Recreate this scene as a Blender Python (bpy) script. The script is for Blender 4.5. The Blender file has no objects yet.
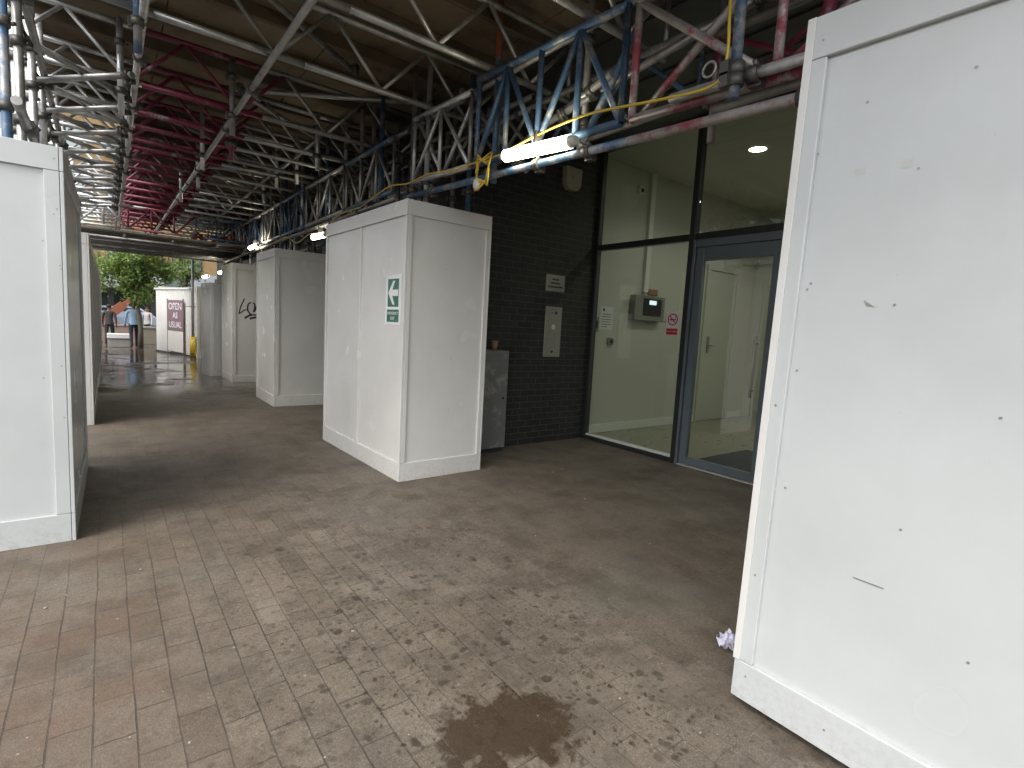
import bpy, math, random
from mathutils import Vector, Matrix, Quaternion
R = math.radians
random.seed(11)
scn = bpy.context.scene
COL = scn.collection

# ------------------------------------------------------------------ helpers
def link(o):
    COL.objects.link(o); return o

class MB:
    """collects shapes, then builds ONE mesh object"""
    def __init__(s): s.v = []; s.f = []; s.m = []; s.sm = []
    def face(s, idx, mi=0, smooth=False):
        s.f.append(tuple(idx)); s.m.append(mi); s.sm.append(smooth)
    def box(s, a, b, mi=0, M=None, bev=0.0):
        x0, y0, z0 = a; x1, y1, z1 = b
        if bev <= 0:
            P = [(x0,y0,z0),(x1,y0,z0),(x1,y1,z0),(x0,y1,z0),(x0,y0,z1),(x1,y0,z1),(x1,y1,z1),(x0,y1,z1)]
            F = [(0,3,2,1),(4,5,6,7),(0,1,5,4),(1,2,6,5),(2,3,7,6),(3,0,4,7)]
        else:
            # chamfered box: 24 verts
            c = bev; P = []; idx = {}
            for i, X in enumerate((x0, x1)):
                for j, Y in enumerate((y0, y1)):
                    for k, Z in enumerate((z0, z1)):
                        sx, sy, sz = (1, -1)[i], (1, -1)[j], (1, -1)[k]
                        for ax in range(3):
                            p = [X + sx*c, Y + sy*c, Z + sz*c]
                            p[ax] = (X, Y, Z)[ax]
                            idx[(i,j,k,ax)] = len(P); P.append(tuple(p))
            F = []
            g = lambda i,j,k,a: idx[(i,j,k,a)]
            F += [(g(0,0,0,0),g(0,0,1,0),g(0,1,1,0),g(0,1,0,0)), (g(1,0,0,0),g(1,1,0,0),g(1,1,1,0),g(1,0,1,0))]
            F += [(g(0,0,0,1),g(1,0,0,1),g(1,0,1,1),g(0,0,1,1)), (g(0,1,0,1),g(0,1,1,1),g(1,1,1,1),g(1,1,0,1))]
            F += [(g(0,0,0,2),g(0,1,0,2),g(1,1,0,2),g(1,0,0,2)), (g(0,0,1,2),g(1,0,1,2),g(1,1,1,2),g(0,1,1,2))]
            for i in (0,1):
                for j in (0,1): F.append((g(i,j,0,0),g(i,j,1,0),g(i,j,1,1),g(i,j,0,1)))
                for k in (0,1): F.append((g(i,0,k,0),g(i,1,k,0),g(i,1,k,2),g(i,0,k,2)))
            for j in (0,1):
                for k in (0,1): F.append((g(0,j,k,1),g(1,j,k,1),g(1,j,k,2),g(0,j,k,2)))
            for i in (0,1):
                for j in (0,1):
                    for k in (0,1): F.append((g(i,j,k,0),g(i,j,k,1),g(i,j,k,2)))
        n = len(s.v)
        for p in P: s.v.append(tuple(M @ Vector(p)) if M else p)
        for f in F: s.face([n+q for q in f], mi)
    def tube(s, a, b, r, mi=0, n=10, r2=None, caps=True):
        a = Vector(a); b = Vector(b); d = (b-a)
        if d.length < 1e-6: return
        d.normalize(); u = d.orthogonal().normalized(); w = d.cross(u)
        r2 = r if r2 is None else r2; k = len(s.v)
        for q, rr in ((a, r), (b, r2)):
            for i in range(n):
                t = 2*math.pi*i/n
                s.v.append(tuple(q + u*math.cos(t)*rr + w*math.sin(t)*rr))
        for i in range(n):
            j = (i+1) % n; s.face((k+i, k+j, k+n+j, k+n+i), mi, True)
        if caps:
            s.face([k+i for i in reversed(range(n))], mi); s.face([k+n+i for i in range(n)], mi)
    def path(s, pts, r, mi=0, n=8):
        pts = [Vector(p) for p in pts]; k = len(s.v); prev = None
        for i, p in enumerate(pts):
            d = (pts[min(i+1, len(pts)-1)] - pts[max(i-1, 0)]).normalized()
            if prev is None: u = d.orthogonal().normalized()
            else: u = (prev - d*prev.dot(d)).normalized()
            prev = u; w = d.cross(u)
            rr = r[i] if isinstance(r, (list, tuple)) else r
            for j in range(n):
                t = 2*math.pi*j/n; s.v.append(tuple(p + u*math.cos(t)*rr + w*math.sin(t)*rr))
        for i in range(len(pts)-1):
            for j in range(n):
                q = (j+1) % n; a = k+i*n
                s.face((a+j, a+q, a+n+q, a+n+j), mi, True)
        s.face([k+i for i in reversed(range(n))], mi); s.face([k+(len(pts)-1)*n+i for i in range(n)], mi)
    def ball(s, c, r, mi=0, nu=10, nv=7, M=None):
        if not isinstance(r, (tuple, list)): r = (r, r, r)
        k = len(s.v)
        for i in range(nv+1):
            a = math.pi*i/nv
            for j in range(nu):
                b = 2*math.pi*j/nu
                p = Vector((c[0]+r[0]*math.sin(a)*math.cos(b), c[1]+r[1]*math.sin(a)*math.sin(b), c[2]+r[2]*math.cos(a)))
                s.v.append(tuple(M @ p) if M else tuple(p))
        for i in range(nv):
            for j in range(nu):
                q = (j+1) % nu
                if i == 0: s.face((k+j, k+nu+j, k+nu+q), mi, True)
                elif i == nv-1: s.face((k+i*nu+j, k+(i+1)*nu+j, k+i*nu+q), mi, True)
                else: s.face((k+i*nu+j, k+(i+1)*nu+j, k+(i+1)*nu+q, k+i*nu+q), mi, True)
    def poly(s, pts, thick, mi=0, M=None):
        """flat polygon in local XZ, extruded along +Y by thick"""
        n = len(pts); k = len(s.v)
        for y in (0, thick):
            for p in pts:
                q = Vector((p[0], y, p[1])); s.v.append(tuple(M @ q) if M else tuple(q))
        s.face([k+i for i in range(n)], mi); s.face([k+n+i for i in reversed(range(n))], mi)
        for i in range(n):
            j = (i+1) % n; s.face((k+j, k+i, k+n+i, k+n+j), mi)
    def build(s, name, mats, parent=None, loc=(0,0,0)):
        me = bpy.data.meshes.new(name); me.from_pydata(s.v, [], s.f)
        if not isinstance(mats, (list, tuple)): mats = [mats]
        for m in mats: me.materials.append(m)
        me.polygons.foreach_set('material_index', s.m); me.polygons.foreach_set('use_smooth', s.sm)
        me.validate(); me.update()
        o = bpy.data.objects.new(name, me); o.location = loc
        if parent: o.parent = parent
        return link(o)

def tag(o, label=None, cat=None, group=None, kind=None):
    if label: o['label'] = label
    if cat: o['category'] = cat
    if group: o['group'] = group
    if kind: o['kind'] = kind
    return o
def thing(name, label, cat, loc=(0,0,0), rz=0.0, group=None):
    o = bpy.data.objects.new(name, None); o.empty_display_size = .1
    o.location = loc; o.rotation_euler = (0, 0, rz); link(o)
    return tag(o, label, cat, group)
ORD = ('nearest','second','third','fourth','fifth','sixth','seventh','eighth','ninth','tenth','eleventh','twelfth','thirteenth','fourteenth',
       'fifteenth','sixteenth','seventeenth','eighteenth','nineteenth','twentieth','twenty-first','twenty-second','twenty-third','twenty-fourth','twenty-fifth','twenty-sixth')
def nth(i): return ORD[i] + (' from the camera' if i else ' to the camera')

# ------------------------------------------------------------------ materials
def mat(name):
    m = bpy.data.materials.new(name); m.use_nodes = True
    nt = m.node_tree; nt.nodes.clear()
    out = nt.nodes.new('ShaderNodeOutputMaterial'); b = nt.nodes.new('ShaderNodeBsdfPrincipled')
    nt.links.new(b.outputs[0], out.inputs[0])
    return m, nt, b
class N:
    """tiny node builder"""
    def __init__(s, nt): s.nt = nt
    def n(s, t, **k):
        x = s.nt.nodes.new(t)
        for a, v in k.items(): setattr(x, a, v)
        return x
    def l(s, a, b): s.nt.links.new(a, b)
    def val(s, sock, v):
        if hasattr(v, 'is_output'): s.l(v, sock)
        else: sock.default_value = v
    def math(s, op, a, b=0.0, clamp=False):
        x = s.n('ShaderNodeMath', operation=op); x.use_clamp = clamp
        s.val(x.inputs[0], a); s.val(x.inputs[1], b); return x.outputs[0]
    def mix(s, f, a, b, mode='MIX'):
        x = s.n('ShaderNodeMix', data_type='RGBA', blend_type=mode)
        s.val(x.inputs[0], f)
        for i, c in ((6, a), (7, b)):
            if hasattr(c, 'is_output'): s.l(c, x.inputs[i])
            else: x.inputs[i].default_value = (*c, 1)
        return x.outputs[2]
    def ramp(s, f, lo, hi, a=0.0, b=1.0):
        x = s.n('ShaderNodeMapRange'); x.clamp = True
        s.val(x.inputs[0], f); x.inputs[1].default_value = lo; x.inputs[2].default_value = hi
        x.inputs[3].default_value = a; x.inputs[4].default_value = b; return x.outputs[0]
    def coord(s, which='Object'):
        return s.n('ShaderNodeTexCoord').outputs[which]
    def noise(s, vec, scale, detail=4, rough=.55):
        x = s.n('ShaderNodeTexNoise'); s.l(vec, x.inputs['Vector'])
        x.inputs['Scale'].default_value = scale; x.inputs['Detail'].default_value = detail; x.inputs['Roughness'].default_value = rough
        return x.outputs[0]
    def bump(s, h, strength, dist, b):
        x = s.n('ShaderNodeBump'); s.l(h, x.inputs['Height']); x.inputs['Strength'].default_value = strength
        x.inputs['Distance'].default_value = dist; s.l(x.outputs[0], b.inputs['Normal'])
def simple(name, c, rough=.6, metal=0.0, var=.12, scale=8.0, bump=0.0, dirt=None, dscale=3.0, dthr=(.5,.7)):
    m, nt, b = mat(name); g = N(nt); co = g.coord()
    f = g.noise(co, scale)
    lo = tuple(x*(1-var) for x in c); hi = tuple(min(1, x*(1+var)) for x in c)
    colr = g.mix(f, lo, hi)
    if dirt:
        d = g.ramp(g.noise(co, dscale, 6, .65), *dthr)
        colr = g.mix(d, colr, dirt)
    g.l(colr, b.inputs['Base Color']); b.inputs['Metallic'].default_value = metal
    g.l(g.ramp(g.noise(co, scale*1.7), .3, .7, max(.02, rough-.1), min(1, rough+.1)), b.inputs['Roughness'])
    if bump: g.bump(g.noise(co, scale*4), .5, bump, b)
    return m

def white_paint(name, base, seed):
    """gloss-painted plywood: brush streaks, faint stains, splash dirt low down"""
    m, nt, b = mat(name); g = N(nt); co = g.coord()
    mp = g.n('ShaderNodeMapping'); g.l(co, mp.inputs[0]); mp.inputs['Location'].default_value = (seed*3.1, seed*1.7, seed)
    v = mp.outputs[0]
    st = g.n('ShaderNodeMapping'); g.l(v, st.inputs[0]); st.inputs['Scale'].default_value = (1, 1, .12)
    streak = g.noise(st.outputs[0], 22, 5, .6)
    big = g.noise(v, 1.6, 5, .6)
    c = g.mix(g.ramp(big, .35, .7), base, tuple(x*.90 for x in base))
    c = g.mix(g.ramp(streak, .55, .8, 0, .12), c, tuple(x*.82 for x in base))
    sep = g.n('ShaderNodeSeparateXYZ'); g.l(co, sep.inputs[0])
    low = g.ramp(sep.outputs[2], .0, .20, 1, 0)
    splash = g.math('MULTIPLY', low, g.ramp(g.noise(v, 38, 5, .7), .46, .66))
    c = g.mix(g.math('MULTIPLY', splash, .30), c, (.25, .225, .19))
    speck = g.ramp(g.noise(v, 60, 2, .5), .765, .785, 0, .4)
    c = g.mix(speck, c, (.28, .26, .23))
    scuff = g.math('MULTIPLY', g.ramp(g.noise(v, 2.6, 6, .6), .56, .78), .06)
    c = g.mix(scuff, c, (.42, .40, .36))
    g.l(c, b.inputs['Base Color'])
    g.l(g.ramp(g.noise(v, 2.2, 2), .2, .8, .20, .29), b.inputs['Roughness'])
    b.inputs['Specular IOR Level'].default_value = .5
    h = g.math('ADD', g.math('MULTIPLY', streak, .5), g.math('MULTIPLY', g.noise(v, 3, 3), 1.2))
    g.bump(h, .14, .004, b)
    return m

def galv(name, c, metal=.55, rough=.42, paint=None, pthr=(.40,.46), pscale=4.0):
    m, nt, b = mat(name); g = N(nt); co = g.coord('Object')
    geo = g.n('ShaderNodeNewGeometry').outputs['Position']
    f = g.noise(geo, 9, 6, .65)
    col = g.mix(g.ramp(f, .3, .7), tuple(x*.62 for x in c), tuple(min(1, x*1.2) for x in c))
    rust = g.ramp(g.noise(geo, 3.3, 7, .7), .60, .72, 0, .55)
    col = g.mix(rust, col, (.10, .075, .055))
    mt = metal
    if paint:
        p = g.ramp(g.noise(geo, pscale, 6, .7), *pthr)
        pc = g.mix(f, tuple(x*.7 for x in paint), tuple(x*1.25 for x in paint))
        col = g.mix(p, col, pc); mt = g.math('MULTIPLY', g.math('SUBTRACT', 1.0, p), metal)
    splat = g.ramp(g.noise(geo, 26, 3, .6), .68, .72, 0, .7)          # cement splashes
    col = g.mix(splat, col, (.42, .41, .38))
    g.l(col, b.inputs['Base Color']); g.val(b.inputs['Metallic'], mt)
    g.l(g.ramp(f, .3, .7, rough-.1, rough+.15), b.inputs['Roughness'])
    g.bump(g.noise(geo, 60, 3), .3, .001, b)
    return m

def emit(name, c, strength):
    m = bpy.data.materials.new(name); m.use_nodes = True; nt = m.node_tree; nt.nodes.clear()
    o = nt.nodes.new('ShaderNodeOutputMaterial'); e = nt.nodes.new('ShaderNodeEmission')
    e.inputs[0].default_value = (*c, 1); e.inputs[1].default_value = strength
    nt.links.new(e.outputs[0], o.inputs[0]); return m

def glass_mat(name, tint=(.86,.90,.87), rough=.0):
    m = bpy.data.materials.new(name); m.use_nodes = True; nt = m.node_tree; nt.nodes.clear(); g = N(nt)
    o = g.n('ShaderNodeOutputMaterial'); t = g.n('ShaderNodeBsdfTransparent'); gl = g.n('ShaderNodeBsdfGlossy')
    t.inputs[0].default_value = (*tint, 1); gl.inputs['Roughness'].default_value = rough; gl.inputs[0].default_value = (1,1,1,1)
    lw = g.n('ShaderNodeLayerWeight'); lw.inputs[0].default_value = .5
    fr = g.math('ADD', g.math('MULTIPLY', g.math('POWER', lw.outputs['Facing'], 5.0), .92), .08)
    wob = g.n('ShaderNodeBump'); wob.inputs['Strength'].default_value = .06; wob.inputs['Distance'].default_value = .02
    g.l(g.noise(g.coord(), 2.2, 2), wob.inputs['Height']); g.l(wob.outputs[0], gl.inputs['Normal'])
    mx = g.n('ShaderNodeMixShader'); g.l(fr, mx.inputs[0])
    g.l(t.outputs[0], mx.inputs[1]); g.l(gl.outputs[0], mx.inputs[2]); g.l(mx.outputs[0], o.inputs[0]); return m

def paving():
    m, nt, b = mat('block_paving'); g = N(nt); co = g.coord('Object')
    sep = g.n('ShaderNodeSeparateXYZ'); g.l(co, sep.inputs[0]); X, Y = sep.outputs[0], sep.outputs[1]
    # slightly wavy courses
    wob = g.noise(co, 1.3, 2); wob2 = g.noise(co, 14, 2)
    cx = g.n('ShaderNodeCombineXYZ')
    g.l(g.math('ADD', Y, g.math('MULTIPLY', wob2, .010)), cx.inputs[0])
    g.l(g.math('ADD', g.math('ADD', X, .050), g.math('ADD', g.math('MULTIPLY', wob, .022), g.math('MULTIPLY', wob2, .004))), cx.inputs[1])
    br = g.n('ShaderNodeTexBrick'); g.l(cx.outputs[0], br.inputs['Vector'])
    br.offset = .5; br.inputs['Scale'].default_value = 1; br.inputs['Brick Width'].default_value = .236; br.inputs['Row Height'].default_value = .1177
    br.inputs['Mortar Size'].default_value = .0034; br.inputs['Mortar Smooth'].default_value = .25; br.inputs['Bias'].default_value = .0
    br.inputs['Color1'].default_value = (0,0,0,1); br.inputs['Color2'].default_value = (1,1,1,1); br.inputs['Mortar'].default_value = (.5,.5,.5,1)
    rnd = br.outputs['Color']; mort = br.outputs['Fac']
    rv = g.n('ShaderNodeSeparateColor'); g.l(rnd, rv.inputs[0]); rv = rv.outputs[0]
    pos = co
    mid = g.noise(pos, 2.0, 6, .65); fine = g.noise(pos, 55, 6, .75); grain = g.noise(pos, 150, 3, .8); big = g.noise(pos, .55, 4, .6)
    c = g.mix(rv, (.118,.093,.069), (.190,.156,.119))
    c = g.mix(g.ramp(mid, .38, .66, 0, .7), c, (.205,.178,.142))
    c = g.mix(g.ramp(fine, .34, .68, 0, .75), c, (.085,.068,.050))
    c = g.mix(g.ramp(g.noise(pos, 9, 5, .7), .50, .70, 0, .45), c, (.100,.084,.066))
    c = g.mix(g.ramp(grain, .54, .68, 0, .65), c, (.40,.36,.29))
    grime = g.ramp(g.noise(pos, 2.6, 9, .78), .46, .60)
    c = g.mix(g.math('MULTIPLY', grime, .68), c, (.074,.058,.042))
    pale = g.ramp(g.noise(pos, 1.25, 6, .68), .53, .70)
    c = g.mix(g.math('MULTIPLY', pale, .35), c, (.255,.220,.172))
    # rusty orange drift on the left, greenish-grey drift right
    left = g.ramp(X, .0, .45, 1, 0)
    org = g.math('MULTIPLY', g.math('MULTIPLY', left, g.ramp(Y, 4.6, 2.6)), g.ramp(g.noise(pos, 1.7, 5, .6), .40, .62))
    c = g.mix(g.math('MULTIPLY', org, .62), c, (.125,.074,.044))
    grn = g.math('MULTIPLY', g.ramp(g.noise(pos, .9, 5, .6), .52, .70), .45)
    c = g.mix(grn, c, (.150,.150,.128))
    # individual odd bricks
    for bx, by, cc in ((1.075, 3.30, (.26,.225,.18)), (1.075, 2.98, (.12,.098,.078)), (.60, 2.55, (.24,.21,.17)), (1.55, 3.6, (.22,.19,.155))):
        mk = g.math('MULTIPLY', g.math('LESS_THAN', g.math('ABSOLUTE', g.math('SUBTRACT', X, bx)), .052), g.math('LESS_THAN', g.math('ABSOLUTE', g.math('SUBTRACT', Y, by)), .112))
        c = g.mix(g.math('MULTIPLY', mk, .40), c, cc)
    # dust filled joints: joints fade away from the open edge
    dust = g.math('MULTIPLY', g.math('MULTIPLY', g.ramp(X, .5, 2.0, 1, .22), g.ramp(Y, 2.6, 5.0, 1, .25)), g.ramp(g.noise(pos, 2.3, 5, .7), .34, .60, .25, 1))
    c = g.mix(g.math('MULTIPLY', g.math('MULTIPLY', mort, dust), .85), c, (.040,.034,.028))
    # oily / damp blots
    def blots(scale, lo, hi, gate_scale, glo, ghi, off):
        mp = g.n('ShaderNodeMapping'); g.l(pos, mp.inputs[0]); mp.inputs['Location'].default_value = (off, off*.7, 0)
        jit = g.n('ShaderNodeVectorMath', operation='ADD'); g.l(mp.outputs[0], jit.inputs[0])
        nz = g.n('ShaderNodeTexNoise'); g.l(pos, nz.inputs['Vector']); nz.inputs['Scale'].default_value = 30
        sc = g.n('ShaderNodeVectorMath', operation='SCALE'); g.l(nz.outputs[1], sc.inputs[0]); sc.inputs['Scale'].default_value = .035
        g.l(sc.outputs[0], jit.inputs[1])
        vo = g.n('ShaderNodeTexVoronoi'); g.l(jit.outputs[0], vo.inputs['Vector']); vo.inputs['Scale'].default_value = scale
        vs = g.n('ShaderNodeSeparateColor'); g.l(vo.outputs['Color'], vs.inputs[0])
        size = g.math('MULTIPLY', vs.outputs[0], hi)
        d = g.math('SUBTRACT', size, vo.outputs['Distance'])
        bl = g.math('MULTIPLY', g.ramp(d, 0, .16), g.ramp(vs.outputs[1], 0, 1, .35, 1))
        gate = g.ramp(g.noise(mp.outputs[0], gate_scale, 3), glo, ghi)
        return g.math('MULTIPLY', bl, gate)
    band = g.ramp(g.math('ABSOLUTE', g.math('SUBTRACT', g.math('ADD', X, g.math('MULTIPLY', Y, -.06)), 1.12)), .45, 1.1, 1, 0)
    b1 = g.math('MULTIPLY', blots(17, 0, .50, 1.6, .33, .43, 0), g.ramp(band, 0, 1, .10, 1))
    b2 = g.math('MULTIPLY', blots(38, 0, .52, 1.9, .33, .43, 5.3), g.ramp(band, 0, 1, .30, 1))
    bl = g.math('MAXIMUM', b1, b2)
    c = g.mix(g.math('MULTIPLY', bl, .86), c, (.034,.025,.017))
    # oily puddle stain in the foreground
    dx = g.math('SUBTRACT', X, 1.10); dy = g.math('SUBTRACT', Y, 1.34)
    rr = g.math('SQRT', g.math('ADD', g.math('MULTIPLY', dx, dx), g.math('MULTIPLY', g.math('MULTIPLY', dy, dy), 1.3)))
    rr = g.math('ADD', rr, g.math('MULTIPLY', g.math('SUBTRACT', g.noise(pos, 6.5, 7, .72), .5), .62))
    rr = g.math('ADD', rr, g.math('MULTIPLY', g.math('SUBTRACT', rv, .5), .10)); pud = g.ramp(rr, .19, .25, 1, 0)
    c = g.mix(g.math('MULTIPLY', pud, .90), c, (.045,.030,.018))
    # gum and paint flecks
    fl = g.ramp(g.noise(g.n('ShaderNodeMapping').outputs[0] if False else pos, 46, 1, .3), .795, .805, 0, .6)
    c = g.mix(fl, c, (.5,.48,.44))
    # wet far end of the passage
    wn = g.noise(pos, .75, 5, .62)
    wet = g.math('MULTIPLY', g.ramp(Y, 8.0, 12.5), g.ramp(wn, .36, .50))
    damp = g.math('MULTIPLY', g.ramp(Y, 6.5, 11.0, .0, .40), g.ramp(wn, .25, .5, .5, 1))
    c = g.mix(g.math('MAXIMUM', g.math('MULTIPLY', wet, .65), damp), c, (.060,.054,.046))
    g.l(c, b.inputs['Base Color'])
    ro = g.math('SUBTRACT', g.ramp(fine, .2, .8, .48, .74), g.math('MULTIPLY', bl, .25))
    ro = g.math('SUBTRACT', ro, g.math('MULTIPLY', pud, .35))
    ro = g.math('SUBTRACT', ro, g.math('MULTIPLY', wet, .62)); ro = g.math('MAXIMUM', ro, .06)
    g.l(ro, b.inputs['Roughness'])
    h = g.math('SUBTRACT', g.math('ADD', g.math('MULTIPLY', fine, .5), g.math('MULTIPLY', mid, .6)), g.math('MULTIPLY', mort, g.math('MULTIPLY', dust, .9)))
    h = g.math('ADD', h, g.math('MULTIPLY', grain, .35)); h = g.math('ADD', h, g.math('MULTIPLY', rv, .7))
    h = g.math('MULTIPLY', h, g.math('SUBTRACT', 1.0, g.math('MULTIPLY', wet, .9)))
    g.bump(h, .75, .008, b)
    return m

def brick_mat(name, c1, c2, mortar, w=.225, hgt=.075, along='X', rough=.6):
    m, nt, b = mat(name); g = N(nt); co = g.coord('Object')
    sep = g.n('ShaderNodeSeparateXYZ'); g.l(co, sep.inputs[0]); cx = g.n('ShaderNodeCombineXYZ')
    g.l(g.math('ADD', sep.outputs[0], sep.outputs[1]), cx.inputs[0]); g.l(sep.outputs[2], cx.inputs[1])
    br = g.n('ShaderNodeTexBrick'); g.l(cx.outputs[0], br.inputs['Vector'])
    br.inputs['Scale'].default_value = 1; br.inputs['Brick Width'].default_value = w; br.inputs['Row Height'].default_value = hgt
    br.inputs['Mortar Size'].default_value = .0055; br.inputs['Mortar Smooth'].default_value = .3
    br.inputs['Color1'].default_value = (*c1,1); br.inputs['Color2'].default_value = (*c2,1); br.inputs['Mortar'].default_value = (*mortar,1)
    n1 = g.noise(co, 18, 5, .7)
    c = g.mix(g.ramp(n1, .3, .75, 0, .5), br.outputs['Color'], tuple(x*.5 for x in c1))
    g.l(c, b.inputs['Base Color']); b.inputs['Roughness'].default_value = rough
    g.bump(g.math('SUBTRACT', g.math('MULTIPLY', n1, .25), br.outputs['Fac']), .8, .006, b)
    return m

def foliage(name, c):
    m, nt, b = mat(name); g = N(nt)
    inf = g.n('ShaderNodeNewGeometry')
    rnd = inf.outputs['Random Per Island']
    col = g.mix(rnd, tuple(x*.55 for x in c), tuple(x*1.5 for x in c))
    col = g.mix(g.ramp(g.noise(inf.outputs['Position'], 1.8, 3), .4, .6, 0, .5), col, (c[0]*1.7, c[1]*1.35, c[2]*.7))
    g.l(col, b.inputs['Base Color']); b.inputs['Roughness'].default_value = .5
    tr = g.n('ShaderNodeBsdfTranslucent'); g.l(col, tr.inputs[0])
    mx = g.n('ShaderNodeMixShader'); mx.inputs[0].default_value = .4
    g.l(b.outputs[0], mx.inputs[1]); g.l(tr.outputs[0], mx.inputs[2])
    g.l(mx.outputs[0], [n for n in nt.nodes if n.type == 'OUTPUT_MATERIAL'][0].inputs[0])
    return m

M = {}
M['white1'] = white_paint('white_gloss_paint', (.545,.575,.575), 1)
M['white2'] = white_paint('white_satin_paint', (.69,.69,.665), 2)
M['white3'] = white_paint('white_weathered_paint', (.70,.695,.65), 3)
M['tape'] = simple('painted_over_tape', (.50,.52,.51), .6, 0, .06, 30)
M['ply_edge'] = simple('raw_plywood', (.36,.27,.17), .8, var=.25, scale=14)
M['galv'] = galv('galvanised_tube', (.42,.42,.40), .6, .36)
M['galv_dark'] = galv('old_galvanised_tube', (.25,.245,.23), .45, .5)
M['galv_light'] = galv('bright_galvanised_tube', (.64,.65,.64), .55, .34)  # lighter grey; on the left roof steel it carries the sky light
M['blue'] = galv('blue_painted_tube', (.33,.34,.34), .4, .45, (.055,.115,.20), (.40,.50))
M['red'] = galv('crimson_painted_tube', (.34,.31,.31), .4, .45, (.17,.020,.045), (.35,.43))
M['pink'] = galv('worn_red_painted_tube', (.45,.42,.41), .35, .45, (.30,.06,.085), (.47,.55))
M['coupler'] = galv('scaffold_coupler_steel', (.13,.125,.115), .6, .5)
M['rustcoup'] = simple('rusty_coupler_steel', (.30,.10,.045), .7, .2, .4, 20)
M['deck'] = simple('aged_plywood_deck', (.21,.165,.11), .8, 0, .28, 2.2, .004, (.08,.06,.04), 1.4, (.48,.68))
M['joist'] = simple('dark_joist_timber', (.13,.10,.065), .8, 0, .3, 6, .003)
M['paving'] = paving()
M['asphalt'] = simple('road_asphalt', (.055,.055,.055), .85, 0, .25, 30, .003)
M['kerb'] = simple('concrete_kerb', (.32,.31,.29), .8, 0, .15, 12, .002)
M['brick'] = brick_mat('black_engineering_brick', (.017,.017,.017), (.028,.028,.027), (.080,.079,.076))
M['clad'] = simple('dark_grey_cladding', (.060,.061,.058), .45, 0, .12, 3)
M['frame_dark'] = simple('dark_aluminium_frame', (.035,.038,.040), .4, .2, .1, 6)
M['frame_blue'] = simple('blue_grey_powder_coat', (.15,.185,.21), .38, .15, .08, 6)
M['glass'] = glass_mat('clear_glazing')
M['glass_dark'] = simple('dark_window_glass', (.05,.06,.065), .08, 0, .2, 2)
M['cream'] = simple('cream_lobby_paint', (.56,.555,.485), .6, 0, .05, 2, .001)
M['cream_floor'] = simple('lobby_floor_vinyl', (.30,.29,.22), .35, 0, .12, 5)
M['lobby_mat'] = simple('entrance_mat', (.045,.052,.058), .95, 0, .3, 40)
M['white_trim'] = simple('white_trim_paint', (.72,.73,.68), .45, 0, .05, 5)
M['steel'] = simple('brushed_stainless', (.70,.68,.60), .45, .15, .1, 30)
M['plate'] = simple('brushed_plate', (.34,.33,.29), .42, .5, .12, 25)
M['black'] = simple('black_plastic', (.018,.018,.02), .4)
M['paper'] = simple('white_paper', (.74,.75,.74), .7, 0, .04, 10)
M['sign_white'] = simple('white_sign_vinyl', (.78,.80,.80), .4, 0, .03, 10)
M['sign_green'] = simple('green_sign_vinyl', (.045,.155,.115), .4, 0, .08, 10)
M['sign_red'] = simple('red_sign_vinyl', (.55,.03,.05), .4, 0, .06, 10)
M['sign_blackp'] = simple('black_sign_print', (.03,.03,.03), .5)
M['grey_panel'] = simple('grey_control_panel', (.25,.255,.22), .45, 0, .06, 8)
M['cabinet'] = simple('weathered_zinc_sheet', (.20,.205,.20), .5, .25, .2, 5, 0, (.33,.33,.31), 7, (.52,.64))
M['cup'] = simple('terracotta_paper_cup', (.30,.16,.10), .6)
M['cable'] = simple('yellow_cable_sheath', (.58,.42,.05), .5)
M['cable_old'] = simple('grimy_cable_sheath', (.38,.31,.12), .6, 0, .3, 20)
M['lamp'] = emit('festoon_lamp_glow', (1,.92,.72), 9)
M['lampcap'] = simple('lamp_end_cap', (.5,.5,.46), .4)
M['downlight'] = emit('downlight_glow', (1,.98,.88), 12)
M['screen'] = emit('panel_display_glow', (.75,.85,.95), .55)
M['spray'] = simple('black_spray_paint', (.02,.02,.02), .5)
M['leaf'] = foliage('street_tree_leaves', (.16,.25,.075))
M['leaf2'] = foliage('pale_tree_leaves', (.16,.24,.10))
M['bark'] = simple('tree_bark', (.13,.115,.085), .9, 0, .3, 14, .006)
M['obrick'] = brick_mat('ochre_brick', (.36,.235,.10), (.30,.195,.085), (.33,.26,.16), rough=.8)
M['render_grey'] = simple('grey_render', (.33,.34,.35), .8, 0, .08, 3)
M['shopdark'] = simple('dark_shopfront', (.12,.12,.12), .35)
M['skyglass'] = simple('pale_reflecting_window', (.30,.35,.34), .06, .55, .15, 1.2)
M['bluecar'] = simple('pale_blue_car_paint', (.45,.50,.60), .25, .1, .05, 3)
M['tyre'] = simple('tyre_rubber', (.02,.02,.02), .85)
M['corr'] = white_paint('white_corrugated_sheet', (.76,.76,.73), 5)
M['banner'] = simple('plum_banner_vinyl', (.19,.125,.145), .55, 0, .08, 6)
M['yellow'] = simple('yellow_padding', (.55,.40,.03), .6, 0, .2, 12, 0, (.08,.06,.03), 16, (.56,.62))
M['boom'] = simple('rust_red_steel', (.30,.105,.055), .55, 0, .2, 5)
M['pinkbrick'] = brick_mat('pinkish_brick', (.38,.27,.22), (.33,.24,.19), (.36,.31,.27), rough=.85)
M['skin'] = simple('skin', (.36,.21,.145), .55)
M['skin_dark'] = simple('dark_skin', (.13,.075,.05), .5)
M['shirt_blue'] = simple('light_blue_shirt_cloth', (.28,.42,.56), .85, 0, .12, 20)
M['trouser'] = simple('navy_trouser_cloth', (.025,.028,.038), .85)
M['coat_dark'] = simple('charcoal_coat_cloth', (.045,.043,.045), .85)
M['shirt_pale'] = simple('pale_grey_top_cloth', (.48,.46,.46), .85)
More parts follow.
